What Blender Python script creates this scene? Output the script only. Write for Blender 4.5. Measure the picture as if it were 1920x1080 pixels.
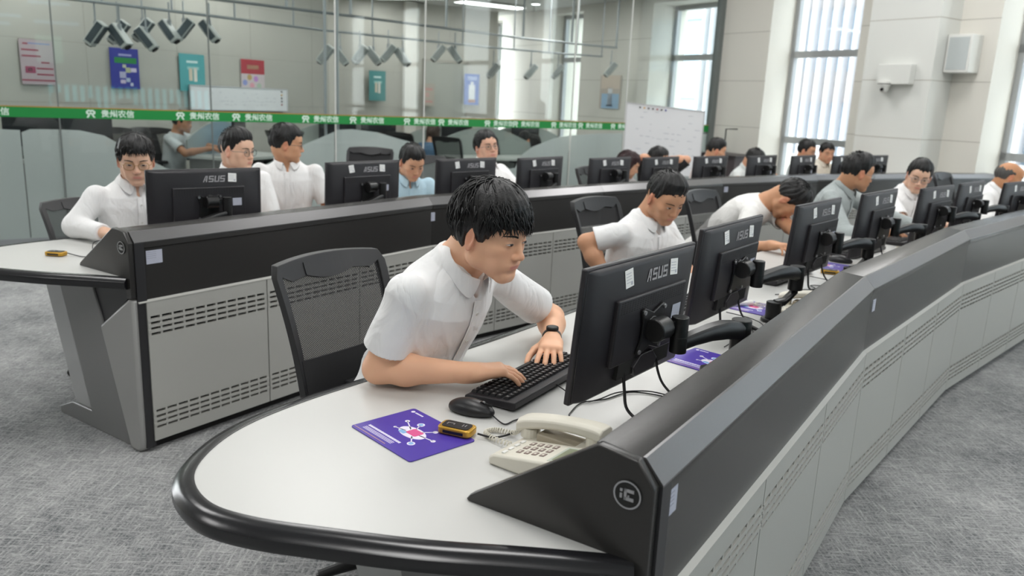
import bpy, math, random
import numpy as np
from mathutils import Vector, Matrix
from math import sin, cos, pi, radians as R
random.seed(7); rng = np.random.default_rng(5)
for o in list(bpy.data.objects): bpy.data.objects.remove(o)
sc = bpy.context.scene; COL = sc.collection
# ---------------------------------------------------------------- camera, world, exposure
PIT, ROL, HC = .232, .044, 1.507
cp, sp, cr, sr = cos(PIT), sin(PIT), cos(ROL), sin(ROL)
fw = Vector((0, cp, -sp)); r0 = Vector((1, 0, 0)); u0 = Vector((0, sp, cp))
RR = cr*r0 + sr*u0; UU = -sr*r0 + cr*u0
cd = bpy.data.cameras.new('camera'); cam = bpy.data.objects.new('camera', cd); COL.objects.link(cam)
M = Matrix.Identity(4)
for i in range(3): M[i][0] = RR[i]; M[i][1] = UU[i]; M[i][2] = -fw[i]
M[2][3] = HC; cam.matrix_world = M
cd.sensor_width = 36; cd.lens = 27.99; cd.clip_end = 300; cd.clip_start = .05
cd.dof.use_dof = True; cd.dof.focus_distance = 2.05; cd.dof.aperture_fstop = 4.0
sc.camera = cam
w = bpy.data.worlds.new('world'); sc.world = w; w.use_nodes = True
bgn = w.node_tree.nodes['Background']; bgn.inputs[0].default_value = (.965, .98, 1, 1); bgn.inputs[1].default_value = 7.5
sc.view_settings.view_transform = 'Standard'; sc.view_settings.look = 'None'
sc.view_settings.gamma = 1; sc.view_settings.use_curve_mapping = False
sc.view_settings.exposure = 0.28
LAMP = .58
# ---------------------------------------------------------------- materials
def lin(c):
    if isinstance(c, str): c = tuple(int(c[i:i+2], 16)/255 for i in (0, 2, 4))
    return tuple(x/12.92 if x <= .04045 else ((x+.055)/1.055)**2.4 for x in c)
MT = {}
def mat(name, col, rough=.5, metal=0, noise=0, scale=20, bump=0, bscale=60, coat=0, emit=0, alpha=1, sheen=0, spec=.5, sss=0):
    if name in MT: return MT[name]
    m = bpy.data.materials.new(name); m.use_nodes = True; nt = m.node_tree; b = nt.nodes['Principled BSDF']
    c = lin(col)
    b.inputs['Base Color'].default_value = (*c, 1); b.inputs['Roughness'].default_value = rough
    b.inputs['Metallic'].default_value = metal; b.inputs['Coat Weight'].default_value = coat
    b.inputs['Alpha'].default_value = alpha; b.inputs['Specular IOR Level'].default_value = spec
    b.inputs['Sheen Weight'].default_value = sheen
    if sss:
        b.inputs['Subsurface Weight'].default_value = sss; b.inputs['Subsurface Radius'].default_value = (.012, .005, .003); b.inputs['Subsurface Scale'].default_value = 1
    if emit: b.inputs['Emission Color'].default_value = (*c, 1); b.inputs['Emission Strength'].default_value = emit
    tc = nt.nodes.new('ShaderNodeTexCoord')
    n = nt.nodes.new('ShaderNodeTexNoise'); n.inputs['Scale'].default_value = scale; n.inputs['Detail'].default_value = 4
    nt.links.new(tc.outputs['Object'], n.inputs['Vector'])
    mx = nt.nodes.new('ShaderNodeMix'); mx.data_type = 'RGBA'
    k = max(noise, .015)
    mx.inputs[6].default_value = (*[x*(1-k) for x in c], 1); mx.inputs[7].default_value = (*[min(1, x*(1+k)) for x in c], 1)
    nt.links.new(n.outputs[0], mx.inputs[0]); nt.links.new(mx.outputs[2], b.inputs['Base Color'])
    if bump:
        n2 = nt.nodes.new('ShaderNodeTexNoise'); n2.inputs['Scale'].default_value = bscale; n2.inputs['Detail'].default_value = 3
        nt.links.new(tc.outputs['Object'], n2.inputs['Vector'])
        bp = nt.nodes.new('ShaderNodeBump'); bp.inputs['Strength'].default_value = bump; bp.inputs['Distance'].default_value = .004
        nt.links.new(n2.outputs[0], bp.inputs['Height']); nt.links.new(bp.outputs[0], b.inputs['Normal'])
    MT[name] = m; return m
def vcolmat(name, rough=.5, sss=0, bump=0, bscale=300, spec=.5):
    m = mat(name, 'ffffff', rough, sss=sss, bump=bump, bscale=bscale, spec=spec); nt = m.node_tree
    a = nt.nodes.new('ShaderNodeAttribute'); a.attribute_name = 'Col'
    nt.links.new(a.outputs['Color'], nt.nodes['Principled BSDF'].inputs['Base Color']); return m
def nodes(m): return m.node_tree.nodes, m.node_tree.links, m.node_tree.nodes['Principled BSDF']
white_top = mat('laminate_top', 'c8c8c5', .32, noise=.02, scale=3)
blackrim = mat('rim_pvc', '1b1b1e', .22, spec=.6)
hoodm = mat('powder_black', '3e3d3c', .27, metal=.35, noise=.05, scale=400, bump=.06, bscale=900)
hooddark = mat('powder_dark', '343436', .4, metal=.2, noise=.05, scale=400)
panelm = mat('panel_grey', 'b3b3ae', .38, metal=.1, noise=.02, scale=300)
stripm = mat('brushed_strip', '7d7c7d', .3, metal=.75, noise=.05, scale=300)
sidem = mat('side_grey', '838383', .42, metal=.2, noise=.03, scale=300)
cavity = mat('cavity_dark', '222222', .8)
plblack = mat('monitor_plastic', '242226', .42, noise=.06, scale=700, bump=.08, bscale=1200)
armblack = mat('arm_black', '19191a', .35, spec=.5)
keym = mat('key_plastic', '1d1d1f', .45, bump=.05, bscale=500)
silver = mat('silver', 'c9c9cc', .3, metal=.9)
logom = mat('logo_grey', 'a5a3a6', .5)
paper = mat('sticker_paper', 'eeeeec', .6, noise=.03, scale=90)
labelm = mat('label_bluegrey', 'b9bccb', .5, noise=.05, scale=90)
ink = mat('ink', '3c3c44', .6)
chairfab = mat('chair_fabric', '1e1e20', .8, noise=.15, scale=300, bump=.3, bscale=900)
chairpl = mat('chair_plastic', '262628', .4)
phonem = mat('phone_ivory', 'd9d5c8', .42, noise=.02, scale=50)
gold = mat('gold_plastic', 'c79a3a', .3, metal=.5)
purple = mat('pad_purple', '4b36a0', .4, noise=.12, scale=12)
cablem = mat('cable_black', '1c1c1e', .45)
wallm = mat('wall_panel', 'dad7cf', .55, noise=.015, scale=2)
wallo = mat('office_wall_panel', 'b9b7af', .55, noise=.015, scale=2)
walld = mat('wall_joint', 'aeaba3', .7)
pillarm = mat('pillar_paint', 'd7d8d4', .6, noise=.015, scale=2)
framem = mat('window_aluminium', 'a9abac', .35, metal=.5)
ceilm = mat('ceiling_paint', 'c8c9c6', .8, noise=.02, scale=2)
metalrail = mat('rail_steel', 'a9adb0', .4, metal=.6)
glassframe = mat('glass_seal', '6f7573', .4)
wbm = mat('whiteboard_face', 'ecedf0', .25, noise=.02, scale=4)
dish = mat('white_plastic', 'dcdcd8', .45)
skinm = vcolmat('skin', .5, sss=.12, bump=.08, bscale=500, spec=.4)
hairm = mat('hair_black', '0d0c0d', .42, noise=.4, scale=60, bump=.35, bscale=260, spec=.45)
def clothmat(name, col):
    m = mat(name, col, .8, noise=.02, scale=40, bump=.12, bscale=900, sheen=.1); nd, lk, b = nodes(m)
    tc = nd.new('ShaderNodeTexCoord'); mp = nd.new('ShaderNodeMapping'); mp.inputs['Rotation'].default_value = (.5, .6, .3); mp.inputs['Scale'].default_value = (1, 1, .42)
    n = nd.new('ShaderNodeTexNoise'); n.inputs['Scale'].default_value = 13; n.inputs['Detail'].default_value = 2.5; n.inputs['Distortion'].default_value = .9
    lk.new(tc.outputs['Object'], mp.inputs['Vector']); lk.new(mp.outputs[0], n.inputs['Vector'])
    r_ = nd.new('ShaderNodeMath'); r_.operation = 'SUBTRACT'; r_.inputs[1].default_value = .5; lk.new(n.outputs[0], r_.inputs[0])
    a_ = nd.new('ShaderNodeMath'); a_.operation = 'ABSOLUTE'; lk.new(r_.outputs[0], a_.inputs[0])
    p_ = nd.new('ShaderNodeMath'); p_.operation = 'POWER'; p_.inputs[1].default_value = .95; lk.new(a_.outputs[0], p_.inputs[0])
    bp = nd.new('ShaderNodeBump'); bp.inputs['Strength'].default_value = .6; bp.inputs['Distance'].default_value = .022
    old = b.inputs['Normal'].links[0].from_node; lk.new(p_.outputs[0], bp.inputs['Height']); lk.new(old.outputs[0], bp.inputs['Normal']); lk.new(bp.outputs[0], b.inputs['Normal'])
    return m
shirtw = clothmat('shirt_white', 'f1f1f1')
trous = mat('trousers_dark', '23242b', .8, noise=.1, scale=200)
shoem = mat('shoe_black', '151516', .4)
eyew = vcolmat('eye', .15)
frameblk = mat('spectacle_frame', '4a3b30', .3, metal=.4)
# carpet: tight loop weave with streaks running both ways
m = mat('carpet', '999b9c', .95, noise=.1, scale=30, bump=.5, bscale=220); nd, lk, b = nodes(m); MC = m
tc = nd.new('ShaderNodeTexCoord'); prev = None
def streak(rot, s1, s2, det=3):
    mp = nd.new('ShaderNodeMapping'); mp.inputs['Rotation'].default_value = (0, 0, rot); mp.inputs['Scale'].default_value = (s1, s2, 1)
    n = nd.new('ShaderNodeTexNoise'); n.inputs['Scale'].default_value = 1; n.inputs['Detail'].default_value = det; n.inputs['Roughness'].default_value = .7
    lk.new(tc.outputs['Object'], mp.inputs['Vector']); lk.new(mp.outputs[0], n.inputs['Vector']); return n.outputs[0]
def mth(op, a, bb):
    q = nd.new('ShaderNodeMath'); q.operation = op
    for i, x in enumerate((a, bb)):
        if isinstance(x, (int, float)): q.inputs[i].default_value = x
        else: lk.new(x, q.inputs[i])
    return q.outputs[0]
a1 = streak(R(33), 11, 95); a2 = streak(R(33), 95, 11); a3 = streak(0, 120, 120, 2); a4 = streak(.4, 1.6, 1.6, 3)
s = mth('ADD', mth('ADD', mth('MAXIMUM', a1, a2), mth('MULTIPLY', a3, .45)), mth('MULTIPLY', a4, .5))
cr_ = nd.new('ShaderNodeValToRGB'); cr_.color_ramp.elements[0].position = .83; cr_.color_ramp.elements[0].color = (*lin('54575a'), 1)
cr_.color_ramp.elements[1].position = 1.3; cr_.color_ramp.elements[1].color = (*lin('b9b9b8'), 1)
mr = nd.new('ShaderNodeMapRange'); mr.inputs[1].default_value = .82; mr.inputs[2].default_value = 1.26
lk.new(s, mr.inputs[0]); cr_.color_ramp.elements[0].position = 0; cr_.color_ramp.elements[1].position = 1
lk.new(mr.outputs[0], cr_.inputs[0]); lk.new(cr_.outputs[0], b.inputs['Base Color'])
# glass
def glassmat(name, tint, refl=.08, film=0):
    m = bpy.data.materials.new(name); m.use_nodes = True; nt = m.node_tree; nt.nodes.clear()
    o = nt.nodes.new('ShaderNodeOutputMaterial'); t = nt.nodes.new('ShaderNodeBsdfTransparent'); g = nt.nodes.new('ShaderNodeBsdfGlossy')
    t.inputs[0].default_value = (*tint, 1); g.inputs['Roughness'].default_value = .02; g.inputs[0].default_value = (.5, .5, .5, 1)
    f = nt.nodes.new('ShaderNodeFresnel'); ge = nt.nodes.new('ShaderNodeNewGeometry'); mr = nt.nodes.new('ShaderNodeMapRange')
    mr.inputs[3].default_value = 1.5; mr.inputs[4].default_value = 1/1.5; nt.links.new(ge.outputs['Backfacing'], mr.inputs[0]); nt.links.new(mr.outputs[0], f.inputs[0])
    x = nt.nodes.new('ShaderNodeMixShader'); nt.links.new(f.outputs[0], x.inputs[0]); nt.links.new(t.outputs[0], x.inputs[1]); nt.links.new(g.outputs[0], x.inputs[2])
    out = x.outputs[0]
    if film:
        d = nt.nodes.new('ShaderNodeBsdfDiffuse'); d.inputs[0].default_value = (*lin('e8eaea'), 1)
        tl = nt.nodes.new('ShaderNodeBsdfTranslucent'); tl.inputs[0].default_value = (*lin('e8eaea'), 1)
        y = nt.nodes.new('ShaderNodeMixShader'); y.inputs[0].default_value = .45; nt.links.new(d.outputs[0], y.inputs[1]); nt.links.new(tl.outputs[0], y.inputs[2])
        z = nt.nodes.new('ShaderNodeMixShader'); z.inputs[0].default_value = film; nt.links.new(out, z.inputs[1]); nt.links.new(y.outputs[0], z.inputs[2]); out = z.outputs[0]
    nt.links.new(out, o.inputs[0]); return m
glassm = glassmat('clear_glass', (.93, .96, .95)); filmm = glassmat('frosted_film', (.93, .945, .945), film=.87)
# chair mesh: fine open weave
m = mat('chair_mesh', '2a2a2c', .7); nd, lk, b = nodes(m); tc = nd.new('ShaderNodeTexCoord'); meshm = m
def wv(rot):
    mp = nd.new('ShaderNodeMapping'); mp.inputs['Rotation'].default_value = (rot, 0, 0)
    v = nd.new('ShaderNodeTexWave'); v.bands_direction = 'Y'; v.inputs['Scale'].default_value = 62; lk.new(tc.outputs['Object'], mp.inputs['Vector']); lk.new(mp.outputs[0], v.inputs['Vector']); return v.outputs['Fac']
wa, wb = wv(.8), wv(-.8)
q = nd.new('ShaderNodeMath'); q.operation = 'MAXIMUM'; lk.new(wa, q.inputs[0]); lk.new(wb, q.inputs[1])
q2 = nd.new('ShaderNodeMath'); q2.operation = 'GREATER_THAN'; q2.inputs[1].default_value = .62; lk.new(q.outputs[0], q2.inputs[0]); lk.new(q2.outputs[0], b.inputs['Alpha'])
# ---------------------------------------------------------------- object helpers
class MB:
    def __init__(s): s.v = []; s.f = []; s.mi = []; s.cur = 0
    def add(s, vs, fs, T=None):
        k = len(s.v)
        s.v += [tuple(T @ Vector(p)) for p in vs] if T is not None else [tuple(p) for p in vs]
        s.f += [tuple(i+k for i in f) for f in fs]; s.mi += [s.cur]*len(fs); return s
    def box(s, c, d, T=None):
        x, y, z = d[0]/2, d[1]/2, d[2]/2
        vs = [(c[0]+a*x, c[1]+b*y, c[2]+e*z) for a in (-1, 1) for b in (-1, 1) for e in (-1, 1)]
        return s.add(vs, [(0, 1, 3, 2), (4, 6, 7, 5), (0, 4, 5, 1), (2, 3, 7, 6), (0, 2, 6, 4), (1, 5, 7, 3)], T)
    def ring(s, P, N, closed=True, caps=True, T=None):   # P: list of rings
        n = len(P[0]); vs = [p for r in P for p in r]; fs = []
        for i in range(len(P)-1):
            for j in range(n if closed else n-1):
                a = i*n+j; b = i*n+(j+1) % n; fs.append((a, b, b+n, a+n))
        if caps: fs.append(tuple(range(n))[::-1]); fs.append(tuple(range((len(P)-1)*n, len(P)*n)))
        return s.add(vs, fs, T)
    def tube(s, pts, r, n=8, T=None, caps=True):
        pts = [Vector(p) for p in pts]; rs = r if isinstance(r, (list, tuple)) else [r]*len(pts); P = []
        up = None
        for i, p in enumerate(pts):
            d = (pts[min(i+1, len(pts)-1)] - pts[max(i-1, 0)]).normalized()
            if up is None: up = Vector((0, 0, 1)) if abs(d.z) < .9 else Vector((1, 0, 0))
            a = d.cross(up); a = a.normalized() if a.length > 1e-6 else Vector((1, 0, 0)); b_ = a.cross(d).normalized(); up = b_
            P.append([tuple(p + (a*cos(2*pi*k/n) + b_*sin(2*pi*k/n))*rs[i]) for k in range(n)])
        return s.ring(P, n, T=T, caps=caps)
    def cyl(s, a, b, r, n=16, r2=None, T=None): return s.tube([a, b], [r, r2 if r2 is not None else r], n, T)
    def prism(s, poly, d0, d1, fr=None, T=None):   # poly in (a,b), extruded along c; fr maps (a,b,c)->xyz
        fr = fr or (lambda a, b, c: (a, b, c)); n = len(poly)
        vs = [fr(a, b, d0) for a, b in poly] + [fr(a, b, d1) for a, b in poly]
        fs = [tuple(range(n))[::-1], tuple(range(n, 2*n))] + [(i, (i+1) % n, (i+1) % n+n, i+n) for i in range(n)]
        return s.add(vs, fs, T)
    def lathe(s, prof, n=20, T=None, c=(0, 0, 0)):
        P = [[(c[0]+r*cos(2*pi*k/n), c[1]+r*sin(2*pi*k/n), c[2]+z) for k in range(n)] for r, z in prof]
        return s.ring(P, n, T=T)
    def build(s, name, m, parent=None, smooth=False, bevel=0, seg=2, **tags):
        me = bpy.data.meshes.new(name); me.from_pydata(s.v, [], s.f)
        ms = m if isinstance(m, (list, tuple)) else [m]
        for q in ms: me.materials.append(q)
        if len(ms) > 1: me.polygons.foreach_set('material_index', s.mi)
        o = bpy.data.objects.new(name, me); COL.objects.link(o)
        fixn(me)
        if smooth: sm(me, smooth)
        if bevel:
            bv = o.modifiers.new('bevel', 'BEVEL'); bv.width = bevel; bv.segments = seg; bv.limit_method = 'ANGLE'; bv.angle_limit = .6; sm(me, 50)
        if parent: o.parent = parent
        for k, v in tags.items(): o[k] = v
        return o
import bmesh
def fixn(me):
    bm = bmesh.new(); bm.from_mesh(me); bmesh.ops.recalc_face_normals(bm, faces=bm.faces); bm.to_mesh(me); bm.free()
def sm(me, ang):
    me.shade_smooth()
    if ang is not True and ang < 180: me.set_sharp_from_angle(angle=R(ang))
def tag(o, label=None, cat=None, group=None, kind=None):
    if label: o['label'] = label
    if cat: o['category'] = cat
    if group: o['group'] = group
    if kind: o['kind'] = kind
    return o
def thing(name, label, cat, loc=(0, 0, 0), rz=0, group=None, rx=0):
    o = bpy.data.objects.new(name, None); COL.objects.link(o); o.empty_display_size = .1
    o.location = loc; o.rotation_euler = (rx, 0, rz); return tag(o, label, cat, group)
def copy_tree(o, parent=None):
    c = o.copy(); COL.objects.link(c)
    if parent: c.parent = parent
    for ch in KIDS.get(o, [x for x in o.children]): copy_tree(ch, c)
    return c
KIDS = {}
def dup(o, loc, rz, label, group=None, rx=0):
    c = copy_tree(o); c.location = loc; c.rotation_euler = (rx, 0, rz); tag(c, label, None, group); return c
def struct(o): o['kind'] = 'structure'; return o
GLY = {}
def textmesh(mb, txt, size, T, ext=.0006, off=0.0, align='CENTER'):
    key = (txt, size, off, align)
    if key not in GLY:
        c = bpy.data.curves.new('t', 'FONT'); c.body = txt; c.size = size; c.extrude = ext; c.offset = off; c.align_x = align; c.align_y = 'CENTER'; c.resolution_u = 3
        o = bpy.data.objects.new('t', c); COL.objects.link(o)
        dg = bpy.context.evaluated_depsgraph_get(); me = bpy.data.meshes.new_from_object(o.evaluated_get(dg))
        GLY[key] = ([tuple(v.co) for v in me.vertices], [tuple(p.vertices) for p in me.polygons])
        bpy.data.objects.remove(o); bpy.data.curves.remove(c); bpy.data.meshes.remove(me)
    vs, fs = GLY[key]; mb.add(vs, fs, T)
def frame(o, x, y, z):   # matrix from origin and three axes
    M = Matrix.Identity(4)
    for i in range(3): M[i][0] = x[i]; M[i][1] = y[i]; M[i][2] = z[i]; M[i][3] = o[i]
    return M
# ---------------------------------------------------------------- the room
Cc = Vector((2.89, 12.2, 0)); WD = Vector((cos(R(-57)), sin(R(-57)), 0)); NI = Vector((-.839, -.545, 0)).normalized()
GD = Vector((cos(R(-146.36)), sin(R(-146.36)), 0)); GN = Vector((-GD.y, GD.x, 0))   # along the glass, toward left; GN points into the near room
def Wp(w_, p, z): return tuple(Cc + WD*w_ + NI*p + Vector((0, 0, z)))
def Gp(t, p, z): return tuple(Cc + GD*t + GN*p + Vector((0, 0, z)))
if GN.y > 0: GN = -GN
def wbox(mb, w0, w1, p0, p1, z0, z1, F=Wp):
    vs = [F(a, b_, c) for a in (w0, w1) for b_ in (p0, p1) for c in (z0, z1)]
    mb.add(vs, [(0, 1, 3, 2), (4, 6, 7, 5), (0, 4, 5, 1), (2, 3, 7, 6), (0, 2, 6, 4), (1, 5, 7, 3)])
fl = MB().box((1, 7, -.05), (40, 46, .1)).build('floor', MC); struct(fl)
HT = 4.3
# window wall, built as solid stretches between openings
win = [(-6.75, -6.1), (-4.3, -3.35), (-1.5, -.12), (.9, 2.29), (3.95, 5.5), (6.4, 8.7), (9.6, 12.0), (12.9, 15.5)]  # last three are out of view, widened for more light from the right
prevw = -7.4; nwall = 0
wall = MB(); jn = MB()
def joint_lines(a, b_, p, zs=(.62, 1.27, 1.91, 2.57, 3.2), vs=()):
    for z in zs: wbox(jn, a, b_, p-.004, p+.0015, z-.004, z+.004)
    for v in vs: wbox(jn, v-.004, v+.004, p-.004, p+.0015, 0, HT)
for a, b_ in win + [(17.5, 17.5)]:
    if not (abs(a-3.95) < .01):
        wbox(wall, prevw, a, -.75, 0, 0, HT); joint_lines(prevw, a, 0)
    else:
        wbox(wall, prevw, a, -.75, 0, 0, HT); joint_lines(prevw, a, 0)
    if b_ > a: wbox(wall, a, b_, -.75, 0, 3.75 if a > -.2 else 3.1, HT); wbox(wall, a, b_, -.75, 0, 0, .12)
    prevw = b_
o = wall.build('wall_window', wallm); struct(o)
jn.build('panel_joint', walld, o, kind='stuff')
pil = MB(); wbox(pil, 2.68, 3.52, 0, .4, 0, HT); po = pil.build('wall_pillar', pillarm); struct(po)
jn2 = MB()
for z in (.62, 1.27, 1.91, 2.57, 3.2): wbox(jn2, 2.68, 3.52, .4, .4015, z-.004, z+.004); wbox(jn2, 3.52, 3.5215, 0, .4, z-.004, z+.004)
jn2.build('panel_joint', walld, po, kind='stuff')
for i, (a, b_) in enumerate(win):
    f = MB(); rp = -.5 if a > -3 else -.3; zt = 3.75 if a > -.2 else 3.1
    g = MB()
    for z in (1.12, 2.29): wbox(f, a-.05, b_+.05, rp-.05, rp+.03, z-.045, z+.045)
    for z in (.15, zt-.03): wbox(f, a-.05, b_+.05, rp-.05, rp+.03, z-.04, z+.04)
    for x in (a+.02, b_-.02) + (((a+b_)/2,) if a > 3 and a < 3.2 else ()): wbox(f, x-.045, x+.045, rp-.05, rp+.03, .12, zt)
    o = f.build('window_%d' % (i+1), framem); struct(o)
    for z0, z1 in ((.19, 1.075), (1.165, 2.245), (2.335, zt-.07)):
        g = MB(); wbox(g, a+.06, b_-.06, rp-.012, rp-.006, z0, z1); g.build('pane', glassm, o)
# dark end post of the glass partition
ep = MB(); wbox(ep, -.04, .05, -.02, .09, 0, HT); struct(ep.build('trim_1', glassframe))
# other walls: behind the camera and at the left, far end of the back office
def wallseg(name, a, b_, th=.15, h=HT, m=wallm, joints=True, z0=0, seams=1.2):
    a = Vector((*a, 0)); b_ = Vector((*b_, 0)); d = (b_-a).normalized(); n = Vector((-d.y, d.x, 0)); L = (b_-a).length
    F = lambda x, p, z: tuple(a + d*x + n*p + Vector((0, 0, z)))
    mb = MB(); wbox(mb, 0, L, 0, th, z0, h, F); o = mb.build(name, m); struct(o)
    if joints:
        j = MB()
        for z in (.62, 1.27, 1.91, 2.57): 
            if z < h: wbox(j, 0, L, -.0015, 0, z-.004, z+.004, F)
        x = .5
        while x < L: wbox(j, x-.004, x+.004, -.0015, 0, z0, h, F); x += seams
        j.build('panel_joint', walld, o, kind='stuff')
    return o, F
Bh = 3.2
LA, LB = (-6.15, 6.52), (-3.0, 12.5)
wl, FL = wallseg('wall_office_left', LA, LB, h=Bh, m=wallo)
wallseg('wall_office_return', LB, (-3.45, 14.78), h=Bh, joints=False, m=wallo)
we, FE = wallseg('wall_office_end', (-3.5, 14.78), (-.51, 16.76), h=Bh, seams=1.0, m=wallo)
cb = MB()
for x in (-.05, 1.50): wbox(cb, x, x+.24, -.10, 0, 0, Bh, FE)
struct(cb.build('trim_2', wallm))
mb = MB(); wbox(mb, 1.97, 2.86, -.03, 0, .01, 2.15, FE); dr = mb.build('door_1', mat('door_grey', 'aeb0a9', .5)); struct(dr)
mb = MB(); wbox(mb, 1.92, 1.97, -.04, 0, 0, 2.2, FE); wbox(mb, 2.86, 2.91, -.04, 0, 0, 2.2, FE); wbox(mb, 1.92, 2.91, -.04, 0, 2.15, 2.2, FE); mb.build('door_frame', walld, dr)
mb = MB(); wbox(mb, 2.76, 2.79, -.07, -.03, .98, 1.12, FE); mb.build('door_handle', silver, dr)
# ceilings
def slab(name, pts, z, th, m):
    mb = MB().prism([(p[0], p[1]) for p in pts], z, z+th); o = mb.build(name, m); struct(o); return o
g0 = Gp(-.1, 0, 0); g1 = Gp(11.2, 0, 0)
slab('ceiling_office', [g0[:2], g1[:2], (-6.5, 6.3), (-3.2, 12.6), (-3.7, 15), (-.8, 18.3), Wp(-7.3, -.1, 0)[:2]], Bh, .1, ceilm)
slab('ceiling', [Gp(-.9, -.6, 0)[:2], Gp(12.5, -.3, 0)[:2], (-9.2, -4.4), (6, -8.5), Wp(17.6, -.3, 0)[:2]], HT, .1, ceilm)
gw = MB(); wbox(gw, 0, 11.5, -.15, -.02, Bh-.02, HT, Gp); struct(gw.build('wall_bulkhead', wallm))
wallseg('wall_left', (-9.0, -4.4), Gp(12.0, 0, 0)[:2], joints=True, seams=1.5)
wallseg('wall_behind', (7.5, -8.0), (-9.0, -4.4), joints=True, seams=1.5)
wallseg('wall_right', Wp(17.5, 0, 0)[:2], (7.4, -8.0), joints=False)
sk = MB(); wbox(sk, 5.5, 17.5, 0, .015, 0, .1); wbox(sk, .05, .9, 0, .015, 0, .1); struct(sk.build('baseboard_right', framem))
# glass partition with frosted film, green strip and its lettering
gp = thing('glass_partition', None, None); struct(gp); gp.name = 'wall_glass'
gj = [0.02, 1.73, 2.65, 4.82, 5.90, 7.21, 8.56, 9.9, 11.3]
for a, b_ in zip(gj[:-1], gj[1:]):
    mb = MB(); wbox(mb, a+.006, b_-.006, -.006, .006, .02, Bh-.02, Gp); mb.build('pane', glassm, gp)
for t in gj[1:-1]:
    mb = MB(); wbox(mb, t-.006, t+.006, -.008, .008, .02, Bh-.02, Gp); mb.build('seal', glassframe if t > 7 else dish, gp)
for t in (5.85, 5.99):   # bright upright tubes beside the joint
    mb = MB().cyl(Gp(t, -.06, 0.02), Gp(t, -.06, Bh), .016, 10); mb.build('upright', metalrail, gp)
mb = MB(); wbox(mb, 0, 11.3, -.03, .03, 0, .06, Gp); mb.build('bottom_rail', metalrail, gp)
green = mat('strip_green', '12883c', .45, noise=.03, scale=3); orange = mat('strip_gold', 'a8803a', .4)
mb = MB(); wbox(mb, .02, 11.2, .008, .011, 1.165, 1.256, Gp); st = mb.build('green_strip', green, gp, label='green strip with white lettering')
mb = MB(); wbox(mb, .02, 11.2, .008, .011, 1.256, 1.266, Gp); mb.build('gold_line', orange, gp)
inkw = mat('strip_white', 'd9efe0', .5)
for t in (9.42, 8.4, 7.61, 7.07, 6.34, 5.8, 5.14, 4.69, 4.05, 3.64, 3.04, 2.6, 2.04, 1.2):
    mb = MB(); X = -GD; T = frame(Gp(t-.33, .0125, 1.209), X, Vector((0, 0, 1)), X.cross(Vector((0, 0, 1))))
    textmesh(mb, '\u8d35\u5dde\u519c\u4fe1', .072, T, off=.0016)
    # emblem: two leaning figures meeting under a roof, drawn as a five-lobed knot
    e = Vector(Gp(t-.1+.0, .0125, 1.21)); T2 = frame(e, X, Vector((0, 0, 1)), X.cross(Vector((0, 0, 1))))
    for sx in (-1, 1):
        mb.prism([(0, .034), (sx*.02, .038), (sx*.04, .02), (sx*.038, -.002), (sx*.022, -.006), (sx*.03, -.022), (sx*.038, -.036), (sx*.022, -.036), (sx*.008, -.016), (sx*.01, .0), (sx*.022, .01), (sx*.02, .022), (0, .018)], 0, .001, T=T2)
    mb.prism([(.012*cos(k), .004+.012*sin(k)) for k in np.linspace(0, 2*pi, 9)[:-1]], 0, .001, T=T2)
    mb.build('lettering', inkw, st)
# frosted film on the lower glass with hill-shaped tops
def film(t0, t1, prof):
    mb = MB(); mb.prism([(t0, .06)] + prof + [(t1, .06)], -.012, -.0085, lambda a, b_, c: Gp(a, c, b_)); mb.build('frosted_film', filmm, gp)
def hill(t0, t1, pts, n=10):
    P = [(t0 + (t1-t0)*i/n) for i in range(n+1)]; xs = [p[0] for p in pts]; zs = [p[1] for p in pts]
    return [(t, float(np.interp(t, xs, zs))) for t in P]
film(8.88, 11.3, [(8.88, 1.05), (10.2, 1.10), (11.3, .98)])
film(8.565, 8.87, [(8.565, 1.06), (8.80, 1.06), (8.87, 1.03)])
film(7.22, 8.555, [(7.22, .5), (7.6, .66), (7.85, .80), (8.05, .92), (8.2, 1.01), (8.4, 1.055), (8.555, 1.06)])
film(5.91, 7.2, [(5.91, 1.08), (6.1, 1.0), (6.32, .91), (6.6, .76), (6.9, .62), (7.2, .5)])
film(4.83, 5.89, [(4.83, .87), (4.95, .97), (5.09, 1.0), (5.4, 1.08), (5.7, 1.11), (5.89, 1.1)])
film(2.66, 4.81, [(2.66, 1.08), (2.9, 1.04), (3.24, .93), (3.4, .83), (3.5, .66), (4.2, .6), (4.6, .72), (4.81, .84)])
film(1.74, 2.64, [(1.74, 1.12), (2.2, 1.11), (2.64, 1.08)])
film(.03, 1.72, [(.03, 1.13), (1.72, 1.12)])
# the building across the street: white fins before bluish glazing
fb = thing('facade_building', 'white-finned office building across the street, seen through the windows', 'building', Wp(3, -22, -8))
ex = lambda w_, p, z: tuple(Vector(Wp(w_, p, z)) - Vector(Wp(3, -22, -8)))
fglass = mat('facade_glass', '8797a6', .4, noise=.18, scale=.6); ffin = mat('facade_fin', 'b6b6ba', .6); fsp = mat('facade_spandrel', '8f8c8c', .6)
mb = MB(); wbox(mb, -26, 34, -24, -22.3, -8, 24, ex); mb.build('curtain_wall', fglass, fb)
for k, z in enumerate(range(-6, 24, 4)):
    mb = MB(); wbox(mb, -26, 34, -22.3, -22.15, z, z+1.3, ex); mb.build('spandrel', fsp, fb)
fm = None
for k in range(72):
    x = -22 + k*.55
    if fm is None:
        mb = MB(); wbox(mb, -.065, .065, -22.15, -21.7, -8, 24, lambda a, b_, c: tuple(Vector(ex(a, b_, c)) - Vector(ex(0, 0, 0)))); fo = mb.build('fin', ffin, fb); fm = fo.data
    else: fo = bpy.data.objects.new('fin', fm); COL.objects.link(fo); fo.parent = fb
    fo.location = ex(x, 0, 0)
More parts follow.
